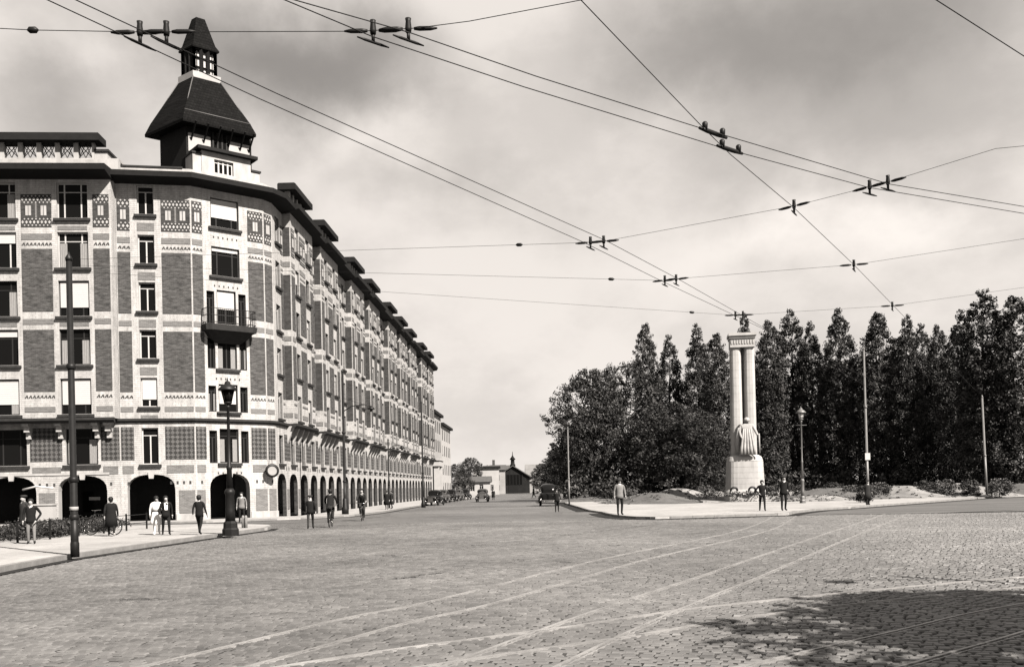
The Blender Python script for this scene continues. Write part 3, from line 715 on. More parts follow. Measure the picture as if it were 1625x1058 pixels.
# pale parapet above the eaves
band_along('parapet', [FL.w(0, BY + 0.35), FL.w(BX1 + 0.4, BY + 0.35)], ((-0.35, 21.24), (0.12, 21.24), (0.12, 21.92), (-0.35, 21.92)), M['trim'])
band_along('parapet', [FL.w(23.8, 0.1), P0, P1, P2, P3, FS.w(LS)], ((-0.45, 21.20), (0.10, 21.20), (0.10, 21.66), (-0.45, 21.66)), M['trim'])
band_along('parapet_coping', [FL.w(23.8, 0.1), P0, P1 - dirv(10) * 0.4], ((-0.4, 21.664), (0.16, 21.664), (0.16, 21.76), (-0.4, 21.76)), M['sill'])
# flat roof and hidden back
bk = [FL.w(0), FL.w(24), P1, P2, P3, FS.w(LS), FS.w(LS, 13), FS.w(13, 13), FL.w(0, 13)]
b = MB(); b.prism([tuple(offset)[:2] for offset in [p - BORG for p in offset_line(bk, -0.6)]], 20.9, 21.1, M['lead']); b.build('roof', bld)
b = MB(); q = [FS.w(LS), FS.w(LS, 13), FS.w(13, 13), FL.w(0, 13), FL.w(0)]
for a, c in zip(q, q[1:]):
    a, c = a - BORG, c - BORG; b.face([(a.x, a.y, 0), (c.x, c.y, 0), (c.x, c.y, 21.15), (a.x, a.y, 21.15)], M['brick'])
b.build('back_wall', bld)
# arcade passage behind the arches: back wall with dark shop fronts, ceiling
ln = [FL.w(8), FL.w(24), P1, P2, P3, FS.w(LS - 0.02)]
inn = offset_line(ln, -3.4); out_l = offset_line(ln, -0.02); b = MB()
for i in range(len(ln) - 1):
    a, c, d, e = [x - BORG for x in (inn[i], inn[i + 1], out_l[i + 1], out_l[i])]
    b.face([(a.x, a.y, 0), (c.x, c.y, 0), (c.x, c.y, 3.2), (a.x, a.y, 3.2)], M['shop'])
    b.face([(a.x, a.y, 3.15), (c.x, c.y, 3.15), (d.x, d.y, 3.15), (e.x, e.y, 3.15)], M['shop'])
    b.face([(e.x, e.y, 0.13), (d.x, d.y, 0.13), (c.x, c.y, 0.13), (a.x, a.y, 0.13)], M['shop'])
b.build('arcade_passage', bld)
for x in (XL[0] - 0.3, XL[1] + 0.6):
    b = MB(); b.box(-1.0, 1.0, 0, 0.08, 0.35, 2.6, M['timber']); b.box(-0.9, -0.05, -0.01, 0.0, 0.7, 2.0, M['pane']); b.box(0.05, 0.9, -0.01, 0.0, 0.7, 2.0, M['pane']); b.box(-0.5, 0.2, -0.03, -0.012, 1.45, 1.65, M['blind'])
    FL.put('shop_window', b.mesh('shop_window'), x, 3.2)
# plinth
band_along('plinth', [FL.w(XL[0] + 1.47), P0 + dirv(10) * 0.32], ((-0.02, 0.12), (0.06, 0.12), (0.06, 0.5), (-0.02, 0.5)), M['trim'])
band_along('plinth', [F1.w(3.2), P1, F2.w(xc2 - 1.36)], ((-0.02, 0.12), (0.06, 0.12), (0.06, 0.5), (-0.02, 0.5)), M['trim'])
band_along('plinth', [F2.w(xc2 + 1.36), P2, P3, FS.w(0.08)], ((-0.02, 0.12), (0.06, 0.12), (0.06, 0.5), (-0.02, 0.5)), M['trim'])
for a in (XL[1] + 1.5, XL[2] + 1.5): band_along('plinth', [FL.w(a), FL.w(a + 1.2)], ((-0.02, 0.12), (0.06, 0.12), (0.06, 0.5), (-0.02, 0.5)), M['trim'])
# keystones
ks = MB(); ks.rings([[(-0.13, -0.06, 2.7), (0.13, -0.06, 2.7), (0.13, 0.02, 2.7), (-0.13, 0.02, 2.7)], [(-0.19, -0.06, 3.1), (0.19, -0.06, 3.1), (0.19, 0.02, 3.1), (-0.19, 0.02, 3.1)]], M['trim'], smooth=False); ksm = ks.mesh('keystone')
for x in XL: FL.put('keystone', ksm, x)
F1.put('keystone', ksm, 1.75); F2.put('keystone', ksm, xc2)

# ---- attic lofts with lattice openings over the bays
def attic(fc, a, c, y, dz=0.0):
    b = MB(); w = c - a; n_ = max(3, round(w / 1.07)); s = w / n_
    b.box(0, w, -0.02, 0.6, 21.9, 22.02, M['trim'])
    for i in range(n_ + 1): b.box(max(0, i * s - 0.14), min(w, i * s + 0.14), 0, 0.35, 22.02, 22.95, M['trim'])
    b.box(-0.45, w + 0.45, -0.5, 0.75, 22.95, 23.35, M['eave']); b.box(-0.38, w + 0.38, -0.42, 0.7, 23.352, 23.42, M['eave'])
    o = fc.put('attic', b.mesh('attic'), a, y, dz)
    lt = MB()
    for k in range(3):
        x0, x1, z0, z1 = -s / 2 + 0.16, s / 2 - 0.16, 22.1, 22.9
    T = 0.026
    for s1 in (-1, 1):
        p = [(-s / 2 + 0.15) * s1, (s / 2 - 0.15) * s1]
        for (xa, za, xb, zb_) in ((p[0], 22.08, p[1], 22.92), (p[0], 22.08, 0, 22.92), (0, 22.08, p[1], 22.92)):
            lt.tube([(xa, 0.1 + 0.02 * s1, za), (xb, 0.1 + 0.02 * s1, zb_)], T, M['frame_dark'], 4, smooth=False)
    lm = lt.mesh('lattice')
    for i in range(n_): obj('lattice', lm, o, ((i + 0.5) * s, 0, 0))
    st = MB(); st.box(w + 0.003, w + 0.75, 0.05, 1.6, 21.9, 22.42, M['trim']); st.box(w - 0.0, w + 0.85, -0.05, 1.7, 22.424, 22.56, M['sill'])
    st.box(w + 0.752, w + 1.4, 0.1, 1.4, 21.9, 22.05, M['trim']); obj('attic_step', st.mesh('attic_step'), o)
attic(FL, BX0, BX1 - 1.0, BY + 0.3)
for a, c in BAYS: attic(FS, a + 0.9, c - 1.3, SBY + 0.2, dz=-0.45)
# ---- attic window block over facet 2
b = MB(); xa0, xa1 = 0.75, 3.95
wz0, wz1 = 21.75, 22.6
for (p, q, r0, r1) in ((xa0, xc2 - 0.62, 21.3, 23.0), (xc2 + 0.62, xa1, 21.3, 23.0), (xc2 - 0.62, xc2 + 0.62, 21.3, wz0), (xc2 - 0.62, xc2 + 0.62, wz1, 23.0)): b.box(p, q, -0.05, 1.6, r0, r1, M['trim'])
b.box(xa0 - 0.35, xa1 + 0.35, -0.4, 1.9, 23.003, 23.2, M['eave'])
b.box(xa1 + 0.002, xa1 + 0.62, 0.0, 1.3, 21.3, 22.3, M['trim']); b.box(xa1, xa1 + 0.7, -0.08, 1.4, 22.303, 22.42, M['sill'])
b.box(xa0 - 0.55, xa0 - 0.002, 0.0, 1.3, 21.3, 22.75, M['trim']); b.box(xa0 - 0.62, xa0 + 0.0, -0.08, 1.4, 22.753, 22.86, M['sill'])
at_o = F2.put('attic', b.mesh('attic'))
f, p, s = window_mesh(1.22, 0.84, 'light'); w_ = F2.put('window', f, xc2, 0.1, wz0 + 0.005)
bx = MB(); [bx.box(x - 0.05, x + 0.05, -0.02, 0.08, 0.0, 0.84, M['frame']) for x in (-0.3, 0.0, 0.3)]
pb = MB(); pb.box(-0.61, 0.61, 0.03, 0.045, 0, 0.84, M['pane'])

# ---- corner turret
TA, TB = 39, 142                         # directions of its two seen sides, from the near corner
def quad(Nn, la, lb): 
    A, B_ = Nn + dirv(TA) * la, Nn + dirv(TB) * lb
    return [Nn, A, A + B_ - Nn, B_]
tn = Vector((-19.95, 59.2, 0)) - BORG
body = quad(tn, 4.3, 2.9)
cen = sum(body, Vector()) / 4
def scaled(k, z, src=None): return [(cen.x + (p.x - cen.x) * k, cen.y + (p.y - cen.y) * k, z) for p in (src or body)]
b = MB(); b.rings([scaled(1, 21.1), scaled(1, 24.9)], M['timber'], smooth=False); tw = b.build('turret', bld)
b = MB()
# plastered fields, rafters and timbers of the sunlit side
ex, ey = dirv(TA), Vector((math.sin(R_(TA)), -math.cos(R_(TA)), 0))
T = Matrix(((ex.x, -ey.x, 0, tn.x), (ex.y, -ey.y, 0, tn.y), (0, 0, 1, 0), (0, 0, 0, 1)))
for (x0, x1) in ((0.12, 1.55), (2.75, 4.15)): b = MB(); b.box(x0, x1, -0.05, 0.0, 23.2, 24.35, M['plaster'], T); obj('turret_panel', b.mesh('turret_panel'), tw)
b = MB(); b.box(1.7, 2.6, -0.06, 0.0, 23.1, 24.7, M['pane'], T)
for x in (1.7, 2.0, 2.3, 2.6): b.box(x - 0.05, x + 0.05, -0.09, -0.02, 23.1, 24.7, M['frame_dark'], T)
obj('turret_window', b.mesh('turret_window'), tw)
for x in (0.3, 1.1, 1.9, 2.7, 3.5, 4.1):
    br_ = MB(); br_.tube([T @ Vector((x, -0.02, 23.9)), T @ Vector((x, -0.95, 24.85))], 0.06, M['timber'], 5, smooth=False); obj('bracket', br_.mesh('bracket'), tw)
eave = quad(tn + (dirv(TA) + dirv(TB)) * -0.72 + Vector((0.12, 0.05, 0)), 4.75, 4.3)
ce = sum(eave, Vector()) / 4
def sc2(k, z): return [(ce.x + (p.x - ce.x) * k, ce.y + (p.y - ce.y) * k, z) for p in eave]
b = MB(); b.rings([sc2(1.0, 24.75), sc2(1.005, 24.92), sc2(0.9, 25.6), sc2(0.37, 28.3)], M['slate'], smooth=False); rf = b.build('turret_roof', bld)
b = MB()
e0, e1 = sc2(1.0, 24.93), sc2(0.37, 28.32)
for i in (0, 1, 3): b.tube([Vector(e0[i]).lerp(Vector(e1[i]), 0.10), e1[i]], 0.035, M['lead'], 5)
b.tube([Vector(sc2(0.905, 25.58)[0]), Vector(sc2(0.905, 25.58)[1])], 0.03, M['lead'], 5)
obj('ridge', b.mesh('ridge'), rf)
b = MB(); b.rings([sc2(0.385, 28.2), sc2(0.385, 28.62)], M['plaster'], smooth=False); obj('lantern_base', b.mesh('lantern_base'), rf)
lanb = [Vector(p) for p in sc2(0.295, 0)]
b = MB()
for i in range(4):
    p, q = lanb[i], lanb[(i + 1) % 4]
    for k in range(4):
        c_ = p.lerp(q, k / 3); b.box(c_.x - 0.08, c_.x + 0.08, c_.y - 0.08, c_.y + 0.08, 28.62, 30.3, M['timber'])
    for z in (29.0, 29.6, 30.15):
        b.tube([(p.x, p.y, z), (q.x, q.y, z)], 0.06, M['timber'], 4, smooth=False)
p, q = lanb[3], lanb[0]; b.face([(p.x, p.y, 28.62), (q.x, q.y, 28.62), (q.x, q.y, 30.3), (p.x, p.y, 30.3)], M['timber'])
obj('lantern', b.mesh('lantern'), rf)
p, q = lanb[0], lanb[1]; inw = (lanb[3] - lanb[0]) * 0.06
b = MB(); f4 = [p + inw, q + inw]; b.face([(f4[0].x, f4[0].y, 28.64), (f4[1].x, f4[1].y, 28.64), (f4[1].x, f4[1].y, 29.85), (f4[0].x, f4[0].y, 29.85)], M['blind']); b.face([(f4[0].x, f4[0].y, 29.85), (f4[1].x, f4[1].y, 29.85), (f4[1].x, f4[1].y, 30.3), (f4[0].x, f4[0].y, 30.3)], M['timber']); obj('louvre_panel', b.mesh('louvre_panel'), rf)
b = MB()
for k in range(1, 7): c_ = p.lerp(q, k / 7) + inw * 0.4; b.box(c_.x - 0.02, c_.x + 0.02, c_.y - 0.02, c_.y + 0.02, 28.65, 30.2, M['timber'])
obj('glazing_bar', b.mesh('glazing_bar'), rf)['kind'] = 'stuff'
b = MB(); b.rings([sc2(0.365, 30.18), sc2(0.37, 30.28), sc2(0.30, 30.6), sc2(0.125, 32.3), sc2(0.12, 32.36)], M['slate'], smooth=False); obj('lantern_roof', b.mesh('lantern_roof'), rf)

# ---- round sign on its wall bracket at the corner
sg = thing('shop_sign', 'round sign with thick dark rim and pale centre at the arcade corner', 'sign', F3.w(0.15, 0, 3.1))
b = MB(); T2 = Matrix.Rotation(R_(90 - 14), 4, 'Y') if False else Matrix.Identity(4)
def disc_pts(r, y, n=20): return [(r * math.cos(2 * math.pi * j / n), y, r * math.sin(2 * math.pi * j / n)) for j in range(n)]
b.rings([disc_pts(0.30, -0.06), disc_pts(0.42, -0.07), disc_pts(0.45, 0.0), disc_pts(0.42, 0.07), disc_pts(0.30, 0.06)], M['iron'], cap=False)
fm = b.mesh('rim'); o = obj('rim', fm, sg, (0.28, -0.42, 0), R_(28))
b = MB(); b.rings([disc_pts(0.305, -0.03), disc_pts(0.305, 0.03)], M['plaster2']); obj('face', b.mesh('face'), sg, (0.28, -0.42, 0), R_(28))
b = MB(); b.tube([(0.0, -0.0, 0.75), (0.28, -0.42, 0.75)], 0.02, M['iron'], 5); b.tube([(0.28, -0.42, 0.76), (0.28, -0.42, 0.43)], 0.015, M['iron'], 5); obj('bracket', b.mesh('bracket'), sg)
obj('pane', pb.mesh('pane'), w_)
obj('mullion', bx.mesh('mullion'), w_)
# ------------------------------------------------------------------ houses and the hall at the end of the street
def simple_house(name, label, P, ang, w, d, h, roof_h, wallm, roofm, wins, hip=False, winm=(0.9, 1.5), cat='house', group=None, chim=0):
    o = thing(name, label, cat, P, R_(ang), group)
    b = MB(); zs = sorted({0, h} | {z for _, z in wins} | {z + winm[1] for _, z in wins}); xs = sorted({0, w} | {x - winm[0] / 2 for x, _ in wins} | {x + winm[0] / 2 for x, _ in wins})
    for i in range(len(xs) - 1):
        for j in range(len(zs) - 1):
            cx_, cz_ = (xs[i] + xs[i + 1]) / 2, (zs[j] + zs[j + 1]) / 2
            if any(abs(cx_ - x) < winm[0] / 2 and z < cz_ < z + winm[1] for x, z in wins): continue
            b.face([(xs[i], 0, zs[j]), (xs[i + 1], 0, zs[j]), (xs[i + 1], 0, zs[j + 1]), (xs[i], 0, zs[j + 1])], wallm)
    b.face([(0, d, 0), (0, 0, 0), (0, 0, h), (0, d, h)], wallm); b.face([(w, 0, 0), (w, d, 0), (w, d, h), (w, 0, h)], wallm); b.face([(w, d, 0), (0, d, 0), (0, d, h), (w, d, h)], wallm)
    if roof_h and not hip:
        b.face([(0, d, h), (0, 0, h), (0, d / 2, h + roof_h * 0.97)], wallm); b.face([(w, 0, h), (w, d, h), (w, d / 2, h + roof_h * 0.97)], wallm)
    obj('wall', b.mesh('wall'), o)
    b = MB()
    if roof_h:
        e = 0.35; ins = d / 2 if hip else -e
        b.face([(-e, -e, h - 0.02), (w + e, -e, h - 0.02), (w - ins, d / 2, h + roof_h), (ins, d / 2, h + roof_h)], roofm); b.face([(w + e, d + e, h - 0.02), (-e, d + e, h - 0.02), (ins, d / 2, h + roof_h), (w - ins, d / 2, h + roof_h)], roofm)
        if hip:
            b.face([(-e, d + e, h - 0.02), (-e, -e, h - 0.02), (ins, d / 2, h + roof_h)], roofm); b.face([(w + e, -e, h - 0.02), (w + e, d + e, h - 0.02), (w - ins, d / 2, h + roof_h)], roofm)
        b.box(-e, w + e, -e, -e + 0.12, h - 0.2, h - 0.03, M['eave'])
    else: b.box(-0.4, w + 0.4, -0.5, d + 0.4, h, h + 0.45, M['eave'])
    rf = obj('roof', b.mesh('roof'), o)
    for k in range(chim):
        c = MB(); c.box(-0.35, 0.35, -0.3, 0.3, 0, 1.6, M['brick']); c.box(-0.42, 0.42, -0.37, 0.37, 1.602, 1.75, M['trim']); obj('chimney', c.mesh('chimney'), rf, (w * (0.2 + 0.6 * k), d / 2, h + roof_h * 0.8))
    for x, z in wins:
        f, p, s = window_mesh(winm[0], winm[1], 'light'); q = obj('window', f, o, (x, 0.14, z)); obj('pane', p, q)
        c = MB(); c.face([(x - winm[0] / 2, 0, z), (x - winm[0] / 2, 0.2, z), (x - winm[0] / 2, 0.2, z + winm[1]), (x - winm[0] / 2, 0, z + winm[1])], wallm)
    return o
e0 = FS.w(LS + 1.2)
simple_house('terraced_house', 'tall narrow pale rendered house directly beyond the far end of the brick apartment building', (e0.x, e0.y, 0), 88.35, 13, 9, 14.2, 0, M['plaster2'], M['tileroof'], [(x, z) for x in (1.8, 4.8, 8, 11) for z in (1.0, 4.6, 8, 11.2)], winm=(1.1, 2.0), group='pale houses closing the left side of the street')
e1 = FS.w(LS + 15)
simple_house('terraced_house', 'pale house with a dark overhanging flat roof, last of the tall row', (e1.x, e1.y, 0), 88.35, 17, 9, 13.0, 0, M['plaster'], M['tileroof'], [(x, z) for x in (1.8, 5.2, 8.6, 12, 15) for z in (0.9, 4.2, 7.6, 10.4)], winm=(1.1, 1.9), group='pale houses closing the left side of the street')
gw = FS.w(LS + 0.6, -1.0)
b = MB(); 
for x in (0.0, 4.2): b.box(x - 0.6, x + 0.6, 0, 0.8, 0.1, 5.4, M['plaster'])
b.box(-0.9, 5.1, -0.15, 1.0, 5.403, 6.3, M['plaster']); b.box(-1.1, 5.3, -0.3, 1.15, 6.303, 6.6, M['plaster'])
gt = thing('stone_gateway', 'white stone gateway with a heavy lintel beside the far end of the apartment building', 'gateway', (gw.x, gw.y, 0), R_(88.35)); obj('arch', b.mesh('arch'), gt)
b = MB(); [b.box(0.75 + k * 0.32, 0.80 + k * 0.32, 0.3, 0.36, 0.12, 3.0, M['iron']) for k in range(9)]; b.box(0.62, 3.58, 0.29, 0.37, 2.4, 2.46, M['iron']); b.box(0.62, 3.58, 0.29, 0.37, 0.5, 0.56, M['iron']); obj('gate', b.mesh('gate'), gt)

def spot(px, Y, z=0.0): 
    p = at(px, HY, Y); return (p.x, Y, z)
hs = [('small_house', 'small white gabled house behind the row of parked cars, left of the largest white house', 722, 215, 8, 6, 3.1, 1.3, M['plaster'], [(2, 1), (4, 1), (6, 1)], 0),
      ('small_house', 'largest white house at the end of the street with a plain blank wall', 751, 235, 6.4, 8, 6.6, 0, M['plaster'], [(1.5, 0.9), (4.6, 0.9)], 0),
      ('small_house', 'narrow pale house squeezed between the white house and the dark gabled hall', 779, 250, 3.8, 8, 6.4, 1.4, M['plaster2'], [(1.9, 3.6), (1.9, 0.9)], 1)]
for nme, lab, px, Y, w, d, h, rh, m, wi, ch in hs:
    simple_house(nme, lab, spot(px, Y), 0, w, d, h, rh, m, M['tileroof'], wi, chim=ch, group='small houses at the end of the street')
hl = thing('gabled_hall', 'dark brick hall with a broad gable, tall window and little bell cupola closing the street', 'hall', spot(788, 262))
b = MB(); w = 9.2
b.face([(0, 0, 0), (w, 0, 0), (w, 0, 4.6), (w / 2, 0, 7.4), (0, 0, 4.6)], M['darkwall']); b.face([(w, 0, 0), (w, 20, 0), (w, 20, 4.6), (w, 0, 4.6)], M['darkwall']); b.face([(0, 20, 0), (0, 0, 0), (0, 0, 4.6), (0, 20, 4.6)], M['darkwall']); obj('wall', b.mesh('wall'), hl)
b = MB()
for s, (xa, xb) in ((1, (-0.5, w / 2)), (-1, (w + 0.5, w / 2))): b.rings([[(xa, -0.6, 4.3), (xb, -0.6, 7.55), (xb, -0.6, 7.8), (xa, -0.6, 4.6)], [(xa, 20, 4.3), (xb, 20, 7.55), (xb, 20, 7.8), (xa, 20, 4.6)]], M['tileroof'], smooth=False)
rf = obj('roof', b.mesh('roof'), hl)
b = MB(); b.lathe([(0.75, 7.0), (0.75, 8.0), (0.55, 8.2), (0.5, 9.3), (0.85, 9.45), (0.3, 10.2), (0.12, 10.6), (0.06, 11.6)], M['timber'], 8, (w / 2, 0.8, 0)); obj('cupola', b.mesh('cupola'), rf)
b = MB(); b.box(w / 2 - 2.6, w / 2 + 2.6, -0.05, 0.02, 2.4, 5.2, M['pane'])
for k in range(7): b.box(w / 2 - 2.6 + k * 5.2 / 6 - 0.05, w / 2 - 2.6 + k * 5.2 / 6 + 0.05, -0.1, 0.0, 2.4, 5.2, M['frame_dark'])
obj('window', b.mesh('window'), hl)
b = MB(); b.box(w / 2 - 1.3, w / 2 + 1.3, -0.06, 0.02, 0.0, 2.2, M['timber']); obj('door', b.mesh('door'), hl)
simple_house('long_shed', 'long low shed with a pale sheet roof running right from the dark gabled hall', spot(836, 275), 0, 26, 12, 4.8, 3.6, M['plaster2'], M['rooflight'], [(3 + 4 * k, 1.4) for k in range(6)], winm=(1.6, 1.8), cat='shed')
simple_house('long_shed', 'short dark roofed shed filling the gap left of the gabled hall', spot(768, 280), 0, 8, 10, 5.2, 3.2, M['darkwall'], M['tileroof'], [(2, 1.4), (6, 1.4)], winm=(1.2, 1.6), cat='shed')

# ------------------------------------------------------------------ trees
def leaf_mesh(name, cen, rad, per, size, seed, m, flat=0.75, up=0.25):
    """leaf-sized quads round many clump centres"""
    g = np.random.default_rng(seed); n = len(cen) * per
    c = np.repeat(cen, per, 0); r = np.repeat(rad, per)
    d = g.normal(0, 1, (n, 3)); d /= np.linalg.norm(d, axis=1)[:, None]
    p = c + d * (r * g.random(n) ** 0.45)[:, None] * np.array([1, 1, flat])
    nr = d + g.normal(0, 0.7, (n, 3)); nr[:, 2] += up; nr /= np.linalg.norm(nr, axis=1)[:, None]
    a = np.cross(nr, g.normal(0, 1, (n, 3))); a /= np.linalg.norm(a, axis=1)[:, None] + 1e-9; b_ = np.cross(nr, a)
    s = size * g.uniform(0.6, 1.35, n)[:, None]
    v = np.stack([p - a * s, p - b_ * s * 0.55, p + a * s, p + b_ * s * 0.55], 1).reshape(-1, 3)
    f = np.arange(n * 4).reshape(-1, 4)
    tone = np.repeat(np.clip(g.lognormal(-0.05, 0.42, len(cen)), 0.4, 2.6), per) * g.uniform(0.75, 1.3, n)
    return np_mesh(name, v, f, m, np.repeat(tone, 4).astype(np.float32))
def envelope(seed, H, z0, prof, n, lobes=5, lob=0.28, rc=(0.6, 1.2)):
    g = np.random.default_rng(seed); ph = g.uniform(0, 6.28, (lobes, 2)); am = g.uniform(0.3, 1, lobes)
    C, Rr = [], []
    while len(C) < n:
        h = g.random(); th = g.uniform(0, 6.28)
        R0 = prof(h)
        if g.random() > R0 / PM(prof): continue
        k = 1 + lob * sum(am[i] * math.sin((i + 1) * th + ph[i, 0] + 6 * h * (1 + i * 0.6) + ph[i, 1]) for i in range(lobes)) / 2
        r = R0 * k * math.sqrt(g.uniform(0.25, 1.0))
        C.append((r * math.cos(th), r * math.sin(th), z0 + h * (H - z0))); Rr.append(g.uniform(*rc) * (0.55 + 0.45 * min(1, R0 / PM(prof) * 1.3)))
    return np.array(C), np.array(Rr)
_PM = {}
def PM(prof):
    if prof not in _PM: _PM[prof] = max(prof(i / 30) for i in range(31))
    return _PM[prof]
def trunk_mesh(seed, H, r, spread, nb=9):
    rr = random.Random(seed); b = MB(); pts = [(0, 0, -0.2), (0.0, 0, 0.5)]; x = y = 0
    for k in range(1, 7): x += rr.uniform(-.12, .12); y += rr.uniform(-.12, .12); pts.append((x, y, H * k / 6.5))
    b.tube(pts, [r * 1.35, r] + [r * (1 - k / 7) for k in range(1, 7)], M['bark'], 9)
    for k in range(nb):
        h = H * rr.uniform(0.2, 0.8); th = rr.uniform(0, 6.28); L = spread * rr.uniform(0.6, 1.0) * (1.1 - h / H * 0.6)
        b.tube([(0, 0, h), (L * .45 * math.cos(th), L * .45 * math.sin(th), h + L * .5), (L * math.cos(th + .2), L * math.sin(th + .2), h + L * 1.1)], [r * .38, r * .24, r * .08], M['bark'], 6)
    return b.mesh('trunk')
KINDS = {}
def tree_kind(key, H, z0, prof, n, per, size, seed, r, spread, rc, m='leaf', lob=0.28, flat=0.8):
    C, Rr = envelope(seed, H, z0, prof, n, lob=lob, rc=rc)
    KINDS[key] = (leaf_mesh('crown', C, Rr, per, size, seed + 1, M[m], flat), trunk_mesh(seed + 2, H * 0.93, r, spread))
def p_pop(h): return 2.5 * (min(1, (h + 0.02) / 0.16) ** 0.5) * (1 - max(0, (h - 0.58) / 0.42) ** 1.9) + 0.12
def p_pop2(h): return 2.7 * (min(1, (h + 0.02) / 0.1) ** 0.5) * (1 - max(0, (h - 0.45) / 0.55) ** 1.7) + 0.12
def p_broad(h): return 5.2 * math.sqrt(max(0.0, 1 - ((h - 0.46) / 0.56) ** 2)) + 0.05
def p_spr(h): return 3.0 * (1 - h) ** 0.85 + 0.05
def p_bush(h): return 1.5 * math.sqrt(max(0, 1 - (h - 0.3) ** 2 / 0.55)) + 0.05
def p_line(h): return 3.4 * math.sqrt(max(0.0, 1 - ((h - 0.5) / 0.52) ** 2)) + 0.05
tree_kind('pop_a', 20, 0.8, p_pop, 760, 44, 0.125, 11, 0.34, 1.6, (0.3, 0.72), lob=0.2)
tree_kind('pop_b', 20, 0.6, p_pop2, 780, 44, 0.125, 23, 0.36, 1.7, (0.3, 0.78), lob=0.3)
tree_kind('pop_c', 20, 1.2, p_pop, 720, 44, 0.13, 37, 0.33, 1.6, (0.3, 0.8), lob=0.35)
tree_kind('broad', 14, 2.2, p_broad, 620, 46, 0.13, 51, 0.4, 4.0, (0.4, 0.95))
tree_kind('broad2', 14, 1.6, p_broad, 560, 46, 0.135, 58, 0.4, 4.0, (0.4, 1.0), lob=0.45)
tree_kind('spruce', 11, 0.8, p_spr, 200, 55, 0.15, 71, 0.25, 1.2, (0.35, 0.8))
tree_kind('bush', 2.2, 0.1, p_bush, 60, 60, 0.11, 83, 0.06, 0.9, (0.3, 0.6), 'leaf_light')
tree_kind('bush2', 2.2, 0.1, p_bush, 50, 60, 0.12, 97, 0.06, 0.9, (0.3, 0.7), 'leaf')
tree_kind('plane', 14, 2.6, p_broad, 700, 50, 0.24, 131, 0.4, 4.0, (0.6, 1.2), lob=0.3)
def tree(key, P, s, sz, rz, label, group, name='tree', cat='tree'):
    o = thing(name, label, cat, P, rz, group); o.scale = (s, s, sz)
    obj('trunk', KINDS[key][1], o); obj('crown', KINDS[key][0], o)
    return o
rt = random.Random(21)
HK = {'pop_a': 20, 'pop_b': 20, 'pop_c': 20, 'broad': 14, 'broad2': 14, 'spruce': 11, 'bush': 2.2, 'bush2': 2.2}
def tree_px(key, px, top, Y, s, label, group, z=0.15, name='poplar_tree'):
    """stand a tree at depth Y where its axis is at px, as tall as the top it shows"""
    p = at(px, 650, Y); zt = at(px, top, Y).z
    return tree(key, (p.x, Y, z), s, (zt - z) / HK[key], rt.uniform(0, 6.28), label, group, name)
GL, GR = 'broad trees along the far side of the square', 'row of poplars behind the square'
for key, px, top, Y, s, lab in (
    ('broad', 938, 588, 106, 0.86, 'broad dark tree at the left end of the tree mass, its trunk above the lawn'),
    ('broad2', 918, 655, 118, 0.62, 'low tree leaning out behind the slim light pole left of the trees'),
    ('broad2', 985, 578, 110, 0.92, 'wide rounded tree just left of the sharpest spire in the left trees'),
    ('pop_c', 1027, 510, 113, 0.66, 'tree with the sharpest narrow spire, left of the column monument'),
    ('pop_a', 1063, 530, 113, 0.66, 'shorter spired tree between the sharp spire and the tall pair by the monument'),
    ('broad', 1055, 640, 102, 0.85, 'round low tree standing in front of the two spired trees'),
    ('pop_b', 1108, 514, 110, 0.8, 'tall double headed tree next on the left to the column monument'),
    ('pop_c', 1139, 526, 104, 0.72, 'leafy tree whose branches touch the left edge of the monument column'),
    ('broad2', 1105, 655, 99, 0.8, 'low dark tree in front of the double headed tree left of the monument')):
    tree_px(key, px, top, Y, s, lab, GL, 0.2, 'broad_tree' if key.startswith('broad') else 'poplar_tree')
for key, px, top, Y, s, lab in (
    ('pop_b', 1184, 498, 108, 0.72, 'poplar whose top shows just above the monument capital'),
    ('pop_c', 1222, 505, 103, 0.72, 'poplar immediately right of the monument column'),
    ('pop_a', 1257, 490, 105, 0.85, 'poplar with the highest top between the monument and the tall lamp'),
    ('pop_b', 1288, 510, 103, 0.66, 'poplar rising behind the ornate lamp post of the square'),
    ('pop_a', 1333, 488, 101, 0.78, 'isolated poplar column with sky on both sides of its top, right of the lamp post'),
    ('pop_c', 1394, 492, 98, 0.8, 'poplar with a pointed top behind the tall tram pole of the square'),
    ('pop_b', 1442, 500, 96, 0.72, 'poplar with a flat ragged top between the tram pole and the grouped right trees'),
    ('pop_a', 1464, 512, 101, 0.6, 'slightly shorter poplar pressed against the ragged topped one'),
    ('pop_c', 1490, 512, 97, 0.6, 'shortest poplar of the right row, just before the big tree at the edge'),
    ('pop_b', 1528, 492, 92, 0.8, 'poplar half hidden by the biggest tree at the right edge'),
    ('pop_a', 1564, 458, 86, 0.95, 'biggest and tallest poplar at the right edge behind the last pole'),
    ('pop_c', 1612, 466, 84, 0.9, 'poplar cut by the right border of the view')):
    tree_px(key, px, top, Y, s, lab, GR)
for i, (px, top, Y, s, lab) in enumerate((
    (1205, 585, 116, 0.8, 'broad tree filling the gap behind the poplars right of the monument'),
    (1302, 575, 117, 0.8, 'dark broad tree seen between the poplars either side of the ornate lamp'),
    (1364, 570, 115, 0.7, 'broad tree in the gap just left of the tall tram pole'),
    (1422, 565, 114, 0.75, 'broad tree in the gap right of the tall tram pole'),
    (1505, 565, 110, 0.8, 'broad dark tree behind the shortest poplar'),
    (1580, 560, 100, 0.8, 'broad dark tree behind the rightmost pole'))):
    tree_px(('broad', 'broad2')[i % 2], px, top, Y, s, lab, 'broad trees behind the poplar row', 0.2, 'broad_tree')
tree_px('spruce', 876, 700, 165, 1.0, 'small conical spruce at the far end of the trees beyond the dark car', 'far trees at the end of the street', 0, 'spruce_tree')
